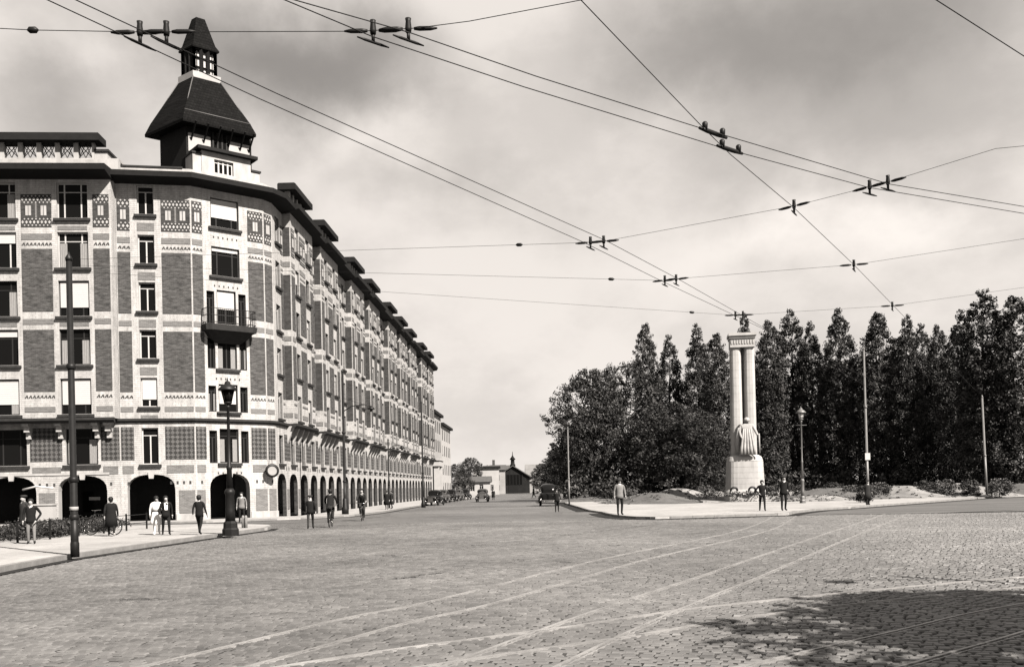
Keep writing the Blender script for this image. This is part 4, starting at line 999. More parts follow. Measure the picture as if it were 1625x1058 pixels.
tree_px('broad2', 893, 712, 140, 0.55, 'small round tree between the spruce and the tree mass', 'far trees at the end of the street', 0, 'broad_tree')
tree_px('broad', 862, 735, 230, 0.7, 'furthest low tree right of the gabled hall', 'far trees at the end of the street', 0, 'broad_tree')
for px, top, Y, s, lab in ((745, 726, 228, 0.6, 'round dark tree rising behind the small white houses'), (724, 736, 226, 0.55, 'low tree at the end of the row of tall pale houses'), (733, 750, 200, 0.4, 'smallest tree in front of the left white house'), (777, 738, 290, 0.6, 'distant tree top showing above the narrow pale house')):
    tree_px('broad', px, top, Y, s, lab, 'trees among the far houses', 0, 'broad_tree')
BUSH = [(1120, 95, 1.0, 'bush at the left foot of the monument mound'), (1150, 93, 0.9, 'second bush behind the wreaths left of the monument base'), (1232, 94, 1.0, 'bush behind the man in black by the monument'), (1262, 92, 0.9, 'low bush behind the lamp post plinth'),
        (1350, 80, 0.85, 'pale leaved bush left of the tram pole foot'), (1372, 66, 0.8, 'bush grown round the foot of the tall tram pole'), (1395, 80, 1.0, 'bright bush right of the tram pole foot'), (1470, 82, 1.0, 'bush on the low mound right of the tram pole'), (1500, 80, 1.1, 'lit bush between the two right mounds'), (1540, 78, 1.0, 'bush left of the rightmost pole'), (1586, 76, 1.1, 'bush right of the rightmost pole'), (965, 98, 0.8, 'bush under the trunks at the left end of the trees'), (1000, 97, 0.9, 'bush behind the lawn bed under the left trees'), (1320, 86, 1.0, 'bush on the long mound right of the lamp')]
for i, (px, Y, s, lab) in enumerate(BUSH):
    p = at(px, HY, Y); tree(('bush', 'bush2')[i % 2], (p.x, Y, 0.25), s * 0.55, s * 0.55, rt.uniform(0, 6), lab, 'bushes edging the square', 'bush', 'bush')
# hedge-like undergrowth at the foot of the trees
g = np.random.default_rng(5); n_ = 620
px_ = g.uniform(905, 1660, n_); Yv = g.uniform(98, 116, n_) - np.clip((px_ - 1250) / 40, 0, 8)
C = np.array([(at(a, HY, y).x, y, g.uniform(0.3, 2.6)) for a, y in zip(px_, Yv)])
obj('undergrowth', leaf_mesh('undergrowth', C, g.uniform(0.7, 1.4, n_), 48, 0.2, 9, M['leaf']), None, kind='stuff')
# trees to the right of the camera that throw the shadow over the corner of the crossing
for P, k, s, sz, lab in (((14.3, 2.7, 0), 'plane', 0.95, 0.72, 'street tree standing right of the crossing whose crown shades the setts'), ((19.6, 4.4, 0), 'plane', 0.95, 0.74, 'second street tree further right along the same kerb')):
    tree(k, P, s, sz, 1.0, lab, 'street trees right of the crossing', 'street_tree')

# grass mounds of the square
TUFT = []
def mound(name, px, Y, rx, ry, h, m, seed, label=None):
    g = np.random.default_rng(seed); p = at(px, HY, Y); nr, na = 12, 40; R = []
    ph = g.uniform(0, 6.28, 3)
    for i in range(nr):
        q = 1 - i / (nr - 1); zz = h * (0.5 + 0.5 * math.cos(math.pi * min(1, q))) ** 0.8
        row = []
        for j in range(na):
            th = 2 * math.pi * j / na; k = 1 + 0.10 * math.sin(2 * th + ph[0]) + 0.06 * math.sin(3 * th + ph[1]) + 0.04 * math.sin(5 * th + ph[2])
            row.append((rx * q * k * math.cos(th), ry * q * k * math.sin(th), zz * (1 + 0.10 * math.sin(4 * th + ph[1]) * q + 0.16 * math.sin(7 * th + 9 * q + ph[2]) * q * (1 - q) * 2) - (0.05 if i == 0 else 0)))
        R.append(row)
    gg = np.random.default_rng(seed + 50); nt_ = int(26 * rx)
    th_, q_ = gg.uniform(0, 6.28, nt_), np.sqrt(gg.random(nt_)); TUFT.append(np.stack([p.x + rx * q_ * np.cos(th_), Y + ry * q_ * np.sin(th_), 0.11 + h * (0.5 + 0.5 * np.cos(math.pi * q_)) ** 0.8 + 0.03], 1))
    b = MB(); b.rings(R, m); o = b.build(name, None, (p.x, Y, 0.11)); o['kind'] = 'structure'; return o
mound('lawn', 1036, 82, 4.6, 7, 0.85, M['lawn'], 1)
mound('lawn', 1075, 88, 3.8, 6, 1.15, M['ground'], 2)
mound('lawn', 1184, 86, 9.5, 7.5, 0.62, M['ground'], 3)
mound('lawn', 1320, 82, 6.5, 6, 0.95, M['lawn'], 4)
mound('lawn', 1300, 76, 4.0, 3, 0.45, M['ground'], 5)
mound('lawn', 1425, 84, 5.0, 7, 1.0, M['ground'], 6)
mound('lawn', 1500, 84, 6.5, 7, 1.15, M['ground'], 7)
mound('lawn', 1600, 84, 6.5, 7, 1.0, M['lawn'], 8)
mound('lawn', 935, 100, 6, 6, 0.4, M['lawn'], 9)

TUFT = np.concatenate(TUFT)
obj('grass', leaf_mesh('grass', TUFT, np.full(len(TUFT), 0.16), 14, 0.07, 66, M['leaf_light'], 0.4), None, kind='stuff')

# ------------------------------------------------------------------ the column monument
mp_ = at(1184, HY, 80)
mo = thing('column_monument', 'tall pale stone monument of twin pillars with a robed statue on a rounded base', 'monument', (mp_.x - 0.1, 80, 0.62), R_(-9))
zm = lambda y: at(1184, y, 80).z - 0.62
zb0, zb1, zc1, zt = 0.0, zm(722), zm(552), zm(530)
b = MB()
def se(w, d, z, e=0.55, n=28): 
    return [(w * math.copysign(abs(math.cos(2 * math.pi * j / n)) ** e, math.cos(2 * math.pi * j / n)), d * math.copysign(abs(math.sin(2 * math.pi * j / n)) ** e, math.sin(2 * math.pi * j / n)), z) for j in range(n)]
cs_ = [se(1.78, 1.5, -0.6), se(1.75, 1.47, 0.3), se(1.62, 1.38, 0.5)]
for i in range(5):
    z0_, z1_ = 0.5 + (zb1 - 1.05) * i / 5, 0.5 + (zb1 - 1.05) * (i + 1) / 5; cs_ += [se(1.60 - 0.02 * i, 1.36 - 0.02 * i, z0_ + 0.01), se(1.595 - 0.02 * i, 1.355 - 0.02 * i, z1_ - 0.01), se(1.57 - 0.02 * i, 1.33 - 0.02 * i, z1_ - 0.009), se(1.57 - 0.02 * i, 1.33 - 0.02 * i, z1_ + 0.009)]
b.rings(cs_ + [se(1.50, 1.27, zb1 - 0.5), se(1.40, 1.2, zb1 - 0.18), se(1.15, 1.05, zb1)], M['monument'], smooth=False); obj('base', b.mesh('base'), mo)
for s, (xa, xb) in ((0, (-1.08, -0.05)), (1, (0.05, 1.06))):
    b = MB(); c = (xa + xb) / 2; w = (xb - xa) / 2; k = 0.88
    def ring(z, q): return [(c + w * q * math.copysign(abs(math.cos(2 * math.pi * j / 20)) ** 0.6, math.cos(2 * math.pi * j / 20)), 0.25 + 0.85 * q * math.copysign(abs(math.sin(2 * math.pi * j / 20)) ** 0.6, math.sin(2 * math.pi * j / 20)), z) for j in range(20)]
    zz = [zb1 - 0.05 + (zc1 - zb1 + 0.1) * i / 14 for i in range(15)]; R = []
    for i in range(14): R += [ring(zz[i] + 0.012, 1.0 - 0.008 * i), ring(zz[i + 1] - 0.012, 1.0 - 0.008 * i), ring(zz[i + 1] - 0.011, 0.985 - 0.008 * i)]
    b.rings(R, M['monument'], smooth=False); obj('pillar', b.mesh('pillar'), mo)
b = MB(); b.box(-0.3, 0.3, 0.35, 0.9, zb1 - 0.1, zc1, M['bronze']); obj('core', b.mesh('core'), mo)
b = MB(); b.box(-1.02, 1.0, -0.65, 1.15, zc1 + 0.002, zc1 + 0.75, M['monument']); b.box(-1.08, 1.06, -0.76, 1.25, zc1 + 0.752, zc1 + 0.95, M['monument']); b.box(-1.16, 1.14, -0.88, 1.38, zc1 + 0.952, zt, M['monument'])
for k in range(9): b.box(-0.94 + k * 0.22, -0.82 + k * 0.22, -0.70, -0.64, zc1 + 0.28, zc1 + 0.6, M['monument'])
obj('entablature', b.mesh('entablature'), mo)
# ------------------------------------------------------------------ figures
def skin_mesh(verts, edges, radii, mats, regions, name, sub=1):
    """one continuous body grown round a skeleton; each face takes the material of its nearest bone"""
    me = bpy.data.meshes.new(name + '_skeleton'); me.from_pydata([tuple(v) for v in verts], edges, []); me.update()
    o = bpy.data.objects.new(name + '_skeleton', me); COL.objects.link(o)
    md = o.modifiers.new('skin', 'SKIN'); md.use_smooth_shade = True
    sv = me.skin_vertices[0].data
    for i, r in enumerate(radii): sv[i].radius = (r, r) if not isinstance(r, tuple) else r; sv[i].use_root = (i == 0)
    if sub: s = o.modifiers.new('sub', 'SUBSURF'); s.levels = sub; s.render_levels = sub
    dg = bpy.context.evaluated_depsgraph_get(); ev = o.evaluated_get(dg)
    r = bpy.data.meshes.new_from_object(ev); r.name = name
    bpy.data.objects.remove(o); bpy.data.meshes.remove(me)
    r.materials.clear(); ml = []
    for m in mats: ml.append(m); r.materials.append(m)
    V = [Vector(v) for v in verts]
    for p in r.polygons:
        c = p.center; best = min(range(len(edges)), key=lambda e: seg_d(c, V[edges[e][0]], V[edges[e][1]]))
        p.material_index = regions[best]; p.use_smooth = True
    return r
def seg_d(p, a, b):
    d = b - a; t = max(0, min(1, (p - a).dot(d) / max(1e-9, d.length_squared))); return (p - a - d * t).length

def person_mesh(pose, top, leg, skin=None, shoe=None, hair=None, seed=0, elbow=None):
    """pose: 'stand', 'walk', 'ride'; faces +Y, feet on z=0, 1.72 m tall"""
    sk = skin or M['skin']; sh = shoe or M['shoe']; hr = hair or M['hair']
    mats = [sk, top, leg, sh, hr]
    V, E, Rd, Rg = [], [], [], []
    def add(p, r, par=None, reg=1):
        V.append(Vector(p)); Rd.append(r); i = len(V) - 1
        if par is not None: E.append((par, i)); Rg.append(reg)
        return i
    rr = random.Random(seed); u = rr.uniform; lean = u(-0.03, 0.06) if pose != 'ride' else 0.28; swy = u(-0.04, 0.04); flip = rr.choice((-1, 1)); bent = rr.choice((-1, 0, 1)) if pose == 'stand' else 0
    pz = 0.93
    pel = add((0, 0, pz), (0.15, 0.105))
    w = add((0, lean * 0.3, 1.08), (0.135, 0.10), pel, 1); ch = add((0, lean * 0.8, 1.28), (0.17, 0.115), w, 1); up = add((swy * 0.4, lean * 1.1, 1.42), (0.13, 0.085), ch, 1)
    nk = add((swy * 0.5, lean * 1.2 + 0.01, 1.50), 0.052, up, 0); hd = add((0, lean * 1.2 + 0.035, 1.575), (0.066, 0.08), nk, 0); h2 = add((0, lean * 1.2 + 0.02, 1.645), (0.074, 0.092), hd, 0); h3 = add((0, lean * 1.2 + 0.005, 1.70), (0.055, 0.07), h2, 4)
    add((0, lean * 1.2 + 0.135, 1.60), 0.013, hd, 0)
    for s in (-1, 1):
        st = {'stand': 0.05 * s * flip, 'walk': u(0.2, 0.29) * s * flip, 'ride': 0.0}[pose]
        hp = add((0.095 * s, 0, pz - 0.08), 0.092, pel, 2)
        if pose == 'ride': kn = (0.11 * s, 0.36, 0.80 if s > 0 else 0.62); an = (0.10 * s, 0.24, 0.42 if s > 0 else 0.2); te = (0.10 * s, 0.40, 0.38 if s > 0 else 0.16)
        else:
            kn = (0.105 * s, st * 0.55 + 0.03, 0.50); an = (0.11 * s, st - (0.06 if st < 0 else 0), 0.085 + (0.06 if st < -0.1 else 0)); te = (0.13 * s, an[1] + 0.16, 0.035)
        k = add(kn, 0.062, hp, 2); a = add(an, 0.045, k, 2); add(te, 0.036, a, 3)
        sh_ = add((0.185 * s, lean * 1.05, 1.405), 0.062, up, 1)
        if pose == 'ride': el = (0.25 * s, 0.42, 1.18); wr = (0.24 * s, 0.60, 1.06)
        elif elbow == s or (bent == s): el = (0.33 * s, -0.06, 1.16); wr = (0.17 * s, 0.13, 1.0 if elbow == s else 0.88)
        else: sw = -0.55 * st; el = (0.245 * s, sw * 0.35 - 0.02, 1.14); wr = (0.255 * s, sw * 0.9 + 0.05, 0.90)
        e = add(el, 0.046, sh_, 1); w2 = add(wr, 0.033, e, 1)
        D = (Vector(wr) - Vector(el)).normalized(); side = Vector((0, 1, 0)) - D * D.y; side.normalize()
        pm = add(Vector(wr) + D * 0.075, (0.022, 0.036), w2, 0)
        for f in range(4):
            o_ = side * (0.030 - 0.020 * f); L = (0.070, 0.078, 0.073, 0.058)[f]
            m1 = add(Vector(V[pm]) + o_ + D * 0.03, 0.0095, pm, 0); add(Vector(V[m1]) + D * L * 0.8 + Vector((-0.012 * s, 0.012, 0)), 0.008, m1, 0)
        add(Vector(wr) + D * 0.05 + side * 0.062, 0.010, pm, 0)
    return skin_mesh(V, E, Rd, mats, Rg, 'person')
PM_CACHE = {}
def lathe_mesh(name, prof, m, n=18, sx=1, sy=1, cap=True):
    b = MB(); b.rings([[(r * sx * math.cos(2 * math.pi * j / n), r * sy * math.sin(2 * math.pi * j / n), z) for j in range(n)] for r, z in prof], m, cap=cap); return b.mesh(name)
def person(label, P, rz, h, pose='stand', top='suit', leg='suit', extras=(), group='people about the square', shoe=None, legskin=False):
    PM_CACHE['n'] = PM_CACHE.get('n', 0) + 1; key = PM_CACHE['n']
    if key not in PM_CACHE: PM_CACHE[key] = person_mesh(pose, M[top], M[leg], shoe=M[shoe] if shoe else None, seed=key * 7 + 3, elbow=1 if 'elbow' in label else None)
    o = obj('person', PM_CACHE[key], None, P, rz, label, 'person', group); k = h / 1.73; o.scale = (k * 1.06, k * 1.06, k)
    ly = 0.336 if pose == 'ride' else 0.0
    for e in extras:
        if e == 'jacket': obj('jacket', lathe_mesh('jacket', [(0.172, 0.80), (0.168, 0.93), (0.150, 1.10), (0.178, 1.28), (0.165, 1.39), (0.12, 1.445), (0.07, 1.485)], M[top], 18, 1.02, 0.74), o)
        if e == 'coat': obj('coat', lathe_mesh('coat', [(0.235, 0.42), (0.21, 0.8), (0.175, 1.08), (0.188, 1.28), (0.17, 1.40), (0.09, 1.475)], M[top], 18, 1.1, 0.8), o)
        if e == 'skirt': obj('skirt', lathe_mesh('skirt', [(0.27, 0.46), (0.24, 0.62), (0.19, 0.88), (0.145, 1.06)], M[leg if leg != 'skin' else top], 20, 1.05, 0.88), o)
        if e == 'belt': obj('belt', lathe_mesh('belt', [(0.150, 1.02), (0.158, 1.05), (0.150, 1.09)], M['suit'], 18, 1.05, 0.86), o)
        if e == 'blouse': obj('blouse', lathe_mesh('blouse', [(0.145, 1.04), (0.175, 1.26), (0.168, 1.40), (0.085, 1.475)], M[top], 18, 1.08, 0.76), o)
        if e in ('hat', 'palehat'): obj('hat', lathe_mesh('hat', [(0.165, 1.665), (0.17, 1.68), (0.105, 1.685), (0.10, 1.77), (0.06, 1.80)], M['suit2' if e == 'hat' else 'coat'], 16), o, (0, ly + 0.01, 0))
        if e == 'cap': obj('cap', lathe_mesh('cap', [(0.095, 1.66), (0.125, 1.70), (0.11, 1.745), (0.05, 1.76)], M['suit2'], 16), o, (0, ly + 0.02, 0))
        if e == 'hair': obj('hair', lathe_mesh('hair', [(0.075, 1.55), (0.102, 1.63), (0.095, 1.71), (0.045, 1.76)], M['hair'], 16, 1, 1.05), o, (0, ly - 0.022, 0))
        if e == 'collar': obj('collar', lathe_mesh('collar', [(0.075, 1.445), (0.062, 1.50)], M['white'], 14), o, (0, ly + 0.012, 0))
        if e == 'shirt': 
            b = MB(); b.face([(-0.055, 0.143, 1.12), (0.055, 0.143, 1.12), (0.075, 0.12, 1.44), (-0.075, 0.12, 1.44)][::-1], M['white']); obj('shirt_front', b.mesh('shirt_front'), o)
        if e == 'bag':
            b = MB(); b.box(0.24, 0.34, -0.16, 0.16, 0.52, 0.76, M['shoe']); b.tube([(0.29, -0.09, 0.755), (0.28, -0.05, 0.84), (0.28, 0.05, 0.84), (0.29, 0.09, 0.755)], 0.012, M['shoe'], 5); b.build('handbag', None, P, rz, label='dark handbag carried by the woman with pale shoes', cat='bag').scale = (k,) * 3
    return o
def man(label, px, py, ptop, pose='stand', face=0, z=0.12, **kw):
    P = gp(px, py, z); h = (py - ptop) * P.y / FPX
    h = max(1.5, min(1.9, h)); return person(label, P, R_(face), h, pose, **kw)
WALK = 'people walking on the left pavement'
man('man in a black jacket and grey trousers at the far left of the pavement', 50, 862.5, 792, face=200, top='suit', leg='coat', extras=('jacket', 'collar', 'hair'), group=WALK, z=0.14)
man('dark coated man half hidden at the left edge behind the man with grey trousers', 40, 856, 786, face=150, top='suit2', leg='suit', extras=('coat', 'cap'), group=WALK, z=0.14)
man('woman in a long black coat and white shoes beside the hedge railing', 177, 850.5, 800, 'walk', face=20, top='suit', leg='suit', extras=('coat', 'hair'), shoe='white', group=WALK, z=0.14)
man('woman in a white blouse and white skirt with a dark belt', 249, 848, 794, 'walk', face=205, top='white', leg='white', extras=('blouse', 'skirt', 'belt', 'hair'), group=WALK, z=0.14, shoe='white')
man('man in a black suit with a white collar walking right beside the woman in white', 264, 848.5, 791, 'walk', face=205, top='suit', leg='suit', extras=('jacket', 'collar', 'shirt', 'hair'), group=WALK, z=0.14)
man('man in a black suit seen from behind walking away past the arcade pier', 317, 848, 786, 'walk', face=-8, top='suit', leg='suit', extras=('jacket', 'hair'), group=WALK, z=0.14)
man('person in dark clothes and a pale blouse standing in the arch behind the lamp post', 384, 829, 781, face=190, top='coat', leg='suit', extras=('jacket', 'hair'), group=WALK, z=0.12)
man('man in dark clothes crossing the road away from the arcade, nearest the kerb', 493, 839, 786, 'walk', face=10, z=0.0, top='suit', leg='suit2', extras=('jacket', 'cap'), group='people crossing the road')
man('man with dark coat beside a bundle on the road edge near the tall pole', 614, 808, 786, face=170, z=0.12, top='suit', leg='suit', extras=('coat', 'hat'), group='people on the far left pavement')
man('person in black by the parapet further down the arcade', 622, 807, 790, face=120, z=0.12, top='suit2', leg='suit', extras=('coat', 'hair'), group='people on the far left pavement')
man('man in a pale jacket and black trousers standing at the kerb of the square', 984, 817, 757, face=190, top='coat', leg='suit', extras=('jacket', 'hat', 'collar'), group='people on the square')
man('man in black with one elbow out walking in front of the monument', 1210, 810.5, 762, 'walk', face=170, top='suit', leg='suit', extras=('jacket', 'hair'), group='people on the square')
man('taller man in a black hat right of the man in front of the monument', 1244, 810, 754, 'stand', face=185, top='suit', leg='suit', extras=('jacket', 'hat'), group='people on the square')
man('person in dark clothes waiting at the foot of the tall tram pole', 1377, 801, 762, face=180, top='suit2', leg='suit', extras=('coat', 'hat'), group='people on the square')
man('man in dark clothes walking beside the black car on the right', 884, 812, 782, 'walk', face=180, z=0.0, top='suit', leg='suit', extras=('jacket', 'hair'), group='people crossing the road')
man('small figure in black near the white house at the end of the street', 783, 793, 776, 'walk', face=180, z=0.0, top='suit', leg='suit', extras=('coat', 'hat'), group='people crossing the road')
man('distant figure walking across the end of the street before the shed', 847, 790, 772, 'walk', face=90, z=0.0, top='suit2', leg='suit', extras=('coat', 'hat'), group='people crossing the road')

# bicycles and their riders
def torus(b, R, r, c, m, axis='x', n=22, k=6):
    rings_ = []
    for i in range(n):
        a = 2 * math.pi * i / n
        ctr = Vector((0, math.cos(a) * R, math.sin(a) * R)); u = ctr.normalized()
        rings_.append([Vector(c) + ctr + u * r * math.cos(2 * math.pi * j / k) + Vector((1, 0, 0)) * r * math.sin(2 * math.pi * j / k) for j in range(k)])
    rings_.append(rings_[0]); b.rings(rings_, m, cap=False)
def bicycle(label, P, rz, group='bicycles on the road'):
    o = thing('bicycle', label, 'bicycle', P, rz, group)
    for y in (-0.52, 0.52):
        b = MB(); torus(b, 0.33, 0.018, (0, 0, 0), M['tyre']); wm = obj('wheel', b.mesh('wheel'), o, (0, y, 0.35))
        b = MB(); torus(b, 0.30, 0.008, (0, 0, 0), M['chrome'], k=4); b.lathe([(0.02, -0.05), (0.02, 0.05)], M['chrome'], 6)
        for i in range(12): a = math.pi * i / 6; b.tube([(0, 0, 0), (0, 0.3 * math.cos(a), 0.3 * math.sin(a))], 0.003, M['chrome'], 3)
        obj('rim', b.mesh('rim'), wm)
    b = MB(); bb, st, hd_, ra, fa = (0, -0.08, 0.30), (0, -0.22, 0.82), (0, 0.34, 0.86), (0, -0.52, 0.35), (0, 0.52, 0.35)
    for a, c in ((bb, st), (st, hd_), (bb, hd_), (bb, ra), (st, ra), (hd_, fa)): b.tube([a, c], 0.016, M['iron'], 6)
    b.tube([hd_, (0, 0.31, 0.98)], 0.014, M['iron'], 6); obj('frame', b.mesh('frame'), o)
    b = MB(); b.tube([(-0.26, 0.22, 1.0), (-0.2, 0.32, 1.0), (0, 0.34, 0.99), (0.2, 0.32, 1.0), (0.26, 0.22, 1.0)], 0.013, M['chrome'], 6); obj('handlebar', b.mesh('handlebar'), o)
    b = MB(); b.rings([se(0.08, 0.13, 0.87, 0.8, 12), se(0.09, 0.14, 0.90, 0.8, 12), se(0.06, 0.10, 0.93, 0.8, 12)], M['shoe']); obj('saddle', b.mesh('saddle'), o, (0, -0.26, 0))
    return o
for lab1, lab2, px, py, ang in (('bicycle ridden by the cyclist nearest the arcade, seen from behind', 'cyclist in a dark jacket riding away just left of the tall pole', 525, 836, 4),
                                ('bicycle ridden by the cyclist right of the tall pole', 'cyclist in a grey brown jacket riding right of the tall pole', 575, 826, 184)):
    P = gp(px, py, 0.0); bicycle(lab1, P, R_(ang))
    q = Matrix.Rotation(R_(ang), 3, 'Z') @ Vector((0, -0.26, 0)); person(lab2, (P.x + q.x, P.y + q.y, 0.03), R_(ang), 1.76, 'ride', 'suit' if px < 550 else 'suit2', 'suit2', ('jacket', 'cap') if px > 550 else ('hair',), 'people crossing the road')
P = gp(163, 849, 0.14); bicycle('bicycle leaning by the hedge railing left of the woman in the black coat', P, R_(80), 'bicycles on the road')

# ------------------------------------------------------------------ the statue on the monument
V = [(0, 0, 0.1), (0, 0, 0.7), (0, 0, 1.35), (0, 0, 1.9), (0, 0, 2.35), (0, 0, 2.62), (0, 0.0, 2.74), (0, -0.05, 2.9), (0, -0.03, 3.05), (-0.38, 0, 2.5), (-0.5, -0.08, 2.0), (-0.42, -0.3, 1.55), (0.38, 0, 2.5), (0.55, -0.1, 2.05), (0.7, -0.25, 1.6), (0.74, -0.3, 1.4), (-0.36, -0.38, 1.38), (0, -0.2, 2.93)]
E = [(0, 1), (1, 2), (2, 3), (3, 4), (4, 5), (5, 6), (6, 7), (7, 8), (4, 9), (9, 10), (10, 11), (11, 16), (4, 12), (12, 13), (13, 14), (14, 15), (7, 17)]
Rr = [(0.52, 0.36), (0.46, 0.32), (0.40, 0.28), (0.36, 0.24), (0.34, 0.22), 0.14, 0.11, (0.13, 0.16), 0.11, 0.14, 0.11, 0.085, 0.14, 0.11, 0.085, 0.06, 0.05, 0.03]
stm = skin_mesh(V, E, Rr, [M['bronze']], [0] * len(E), 'statue', 2)
sto = thing('statue', 'robed stone figure standing against the twin pillars of the monument', 'statue', (mo.location.x, mo.location.y - 1.05, mo.location.z + zb1 - 0.02), R_(-9))
obj('figure', stm, sto); sto.scale = (1.22, 1.1, 1.0)
b = MB()
for i, (x, w) in enumerate(((-0.40, 0.10), (-0.2, 0.12), (0.02, 0.10), (0.22, 0.13), (0.42, 0.10))):
    b.tube([(x * 0.55, -0.26, 2.2), (x * 0.8, -0.33, 1.3), (x, -0.38, 0.6), (x * 1.12, -0.40, 0.02)], [0.05, w * 0.8, w, w * 1.15], M['bronze'], 8)
b.tube([(-0.5, -0.05, 2.3), (-0.62, 0.0, 1.4), (-0.62, 0.05, 0.3)], [0.1, 0.16, 0.2], M['bronze'], 8)
obj('robe_fold', b.mesh('robe_fold'), sto)
b = MB(); b.tube([(0.72, -0.32, 1.75), (0.74, -0.34, 0.1)], 0.05, M['bronze'], 7); b.rings([se(0.28, 0.05, 0.2, 0.8, 14), se(0.30, 0.07, 0.7, 0.8, 14), se(0.26, 0.05, 1.25, 0.8, 14)], M['bronze']); obj('shield', b.mesh('shield'), sto, (0.05, -0.08, 0))
b = MB(); b.lathe([(0.20, -0.12), (0.21, 0.1), (0.12, 0.22), (0.02, 0.27)], M['bronze'], 12); obj('veil', b.mesh('veil'), sto, (0, 0.03, 2.9))
# wreaths and flowers round the base
g = np.random.default_rng(77); n_ = 90
C = np.array([(mo.location.x + g.uniform(-4.6, 3.6), 77.4 + g.uniform(-1.2, 1.0), 0.62 + g.uniform(-0.02, 0.22)) for _ in range(n_)])
obj('flower_bed', leaf_mesh('flower_bed', C, g.uniform(0.15, 0.4, n_), 26, 0.07, 4, M['leaf']), None, kind='stuff')
C = np.array([(mo.location.x + g.uniform(-4.2, 3.4), 76.9 + g.uniform(-1.0, 1.0), 0.72 + g.uniform(0, 0.24)) for _ in range(70)])
obj('flowers', leaf_mesh('flowers', C, g.uniform(0.1, 0.25, 70), 9, 0.08, 6, M['flower']), None, kind='stuff')
for k, (x, lab) in enumerate(((-1.35, 'wreath leaning on the left of the monument base'), (0.15, 'wreath leaning on the middle of the monument base'), (1.3, 'wreath leaning on the right of the monument base'))):
    b = MB(); torus(b, 0.27, 0.09, (0, 0, 0), M['leaf_light'], n=18); b.build('wreath', None, (mo.location.x + x, 78.2, 1.05), R_(90), label=lab, cat='wreath', group='wreaths at the monument').rotation_euler = (0, R_(-20), R_(90))
# ------------------------------------------------------------------ lamp posts and poles
def pole(name, label, P, h, r0, r1, m, collars=(), group='tram and light poles', cap=True, arm=None, plate=None, base=None, tilt=(0, 0)):
    o = thing(name, label, 'pole', P, 0, group); o.rotation_euler = (tilt[0], tilt[1], 0)
    b = MB(); st = []
    n = len(collars) + 1; z = -0.05
    zs = [-0.05] + list(collars) + [h]
    for i in range(len(zs) - 1):
        ra, rb_ = r0 + (r1 - r0) * i / n, r0 + (r1 - r0) * (i + 0.35) / n
        st += [(ra, zs[i]), (rb_, zs[i + 1] - 0.001)]
    b.lathe(st, m, 14); b.lathe([(r1 * 1.2, h - 0.05), (r1 * 1.3, h + 0.03), (r1 * 0.5, h + 0.12), (0.01, h + 0.2)], m, 12); obj('shaft', b.mesh('shaft'), o)
    for z in collars:
        q = MB(); q.lathe([(r0 * 1.02, -0.06), (r0 * 1.22, -0.04), (r0 * 1.22, 0.05), (r0 * 0.95, 0.09)], m, 14); obj('collar', q.mesh('collar'), o, (0, 0, z))
    if base:
        q = MB(); q.lathe([(base[0], -0.05), (base[0], base[1] * 0.35), (base[0] * 0.8, base[1] * 0.45), (base[0] * 0.7, base[1] * 0.9), (r0 * 1.05, base[1])], m, 14); obj('base', q.mesh('base'), o)
    if arm:
        q = MB(); L, za = arm; q.tube([(0, 0, za - 0.45), (L * 0.3, 0, za - 0.1), (L * 0.75, 0, za), (L, 0, za - 0.12)], 0.035, m, 6); q.tube([(0, 0, za + 0.45), (L * 0.7, 0, za + 0.02)], 0.012, m, 4); a_ = obj('arm', q.mesh('arm'), o)
        q = MB(); q.lathe([(0.03, 0.0), (0.10, -0.05), (0.26, -0.2), (0.24, -0.24), (0.1, -0.26), (0.08, -0.36), (0.02, -0.4)], m, 12); obj('lamp_shade', q.mesh('lamp_shade'), a_, (L, 0, za - 0.1))
    if plate:
        q = MB(); q.box(-0.16, 0.16, -r0 - 0.05, -r0 - 0.02, plate - 0.22, plate + 0.22, M['blind']); obj('plate', q.mesh('plate'), o)
    return o
PLP = gp(119, 880.5, 0.14)
hp_ = (at(115, 411, PLP.y).z - 0.14)
plo = pole('tram_pole', 'thick black iron pole with rings standing on the near left pavement', PLP, hp_, 0.10, 0.072, M['iron'], (1.0, 2.0, 5.0), base=(0.112, 0.9), tilt=(0, 0))
b = MB(); b.lathe([(0.108, -0.05), (0.112, 0.0), (0.108, 0.05)], M['plaster2'], 14); b.build('painted_band', plo, (0, 0, 1.24))
P = gp(548, 815.5, 0.12); pole('light_pole', 'tall dark pole with a bracket lamp at the kerb before the middle of the arcade', P, at(549, 592, P.y).z, 0.11, 0.07, M['iron'], (2.2, 5.5), arm=(1.9, at(549, 645, P.y).z), base=(0.24, 1.1))
P = gp(672, 804, 0.12); pole('light_pole', 'slim pole with a whitened foot beside the parked cars', P, at(672, 640, P.y).z, 0.09, 0.06, M['iron'], (3.0,), base=(0.2, 0.9)); 
P = gp(618, 806, 0.12); pole('light_pole', 'thin bracket pole half lost against the arcade further down the street', P, at(615, 700, P.y).z, 0.07, 0.05, M['iron'], (2.0,), arm=(1.2, at(615, 708, P.y).z))
P = gp(903.5, 801, 0.1); pole('light_pole', 'slim light grey pole at the left end of the square before the trees', P, at(902, 682, P.y).z, 0.07, 0.045, M['iron_grey'], (2.2,))
P = gp(1378, 800.5, 0.12); pole('tram_pole', 'tall slim grey pole with a small white plate on the right of the square', P, at(1372, 557, P.y).z, 0.085, 0.05, M['iron_grey'], (3.2, 6.2), plate=at(1377, 727, P.y).z, tilt=(0, R_(-0.5)))
P = at(1566, 783.5, 74); pole('light_pole', 'rightmost pole, slightly leaning, before the big edge tree', P, at(1559, 630, P.y).z - P.z, 0.09, 0.065, M['iron_grey'], (3.0,), tilt=(0, R_(-1.6)))
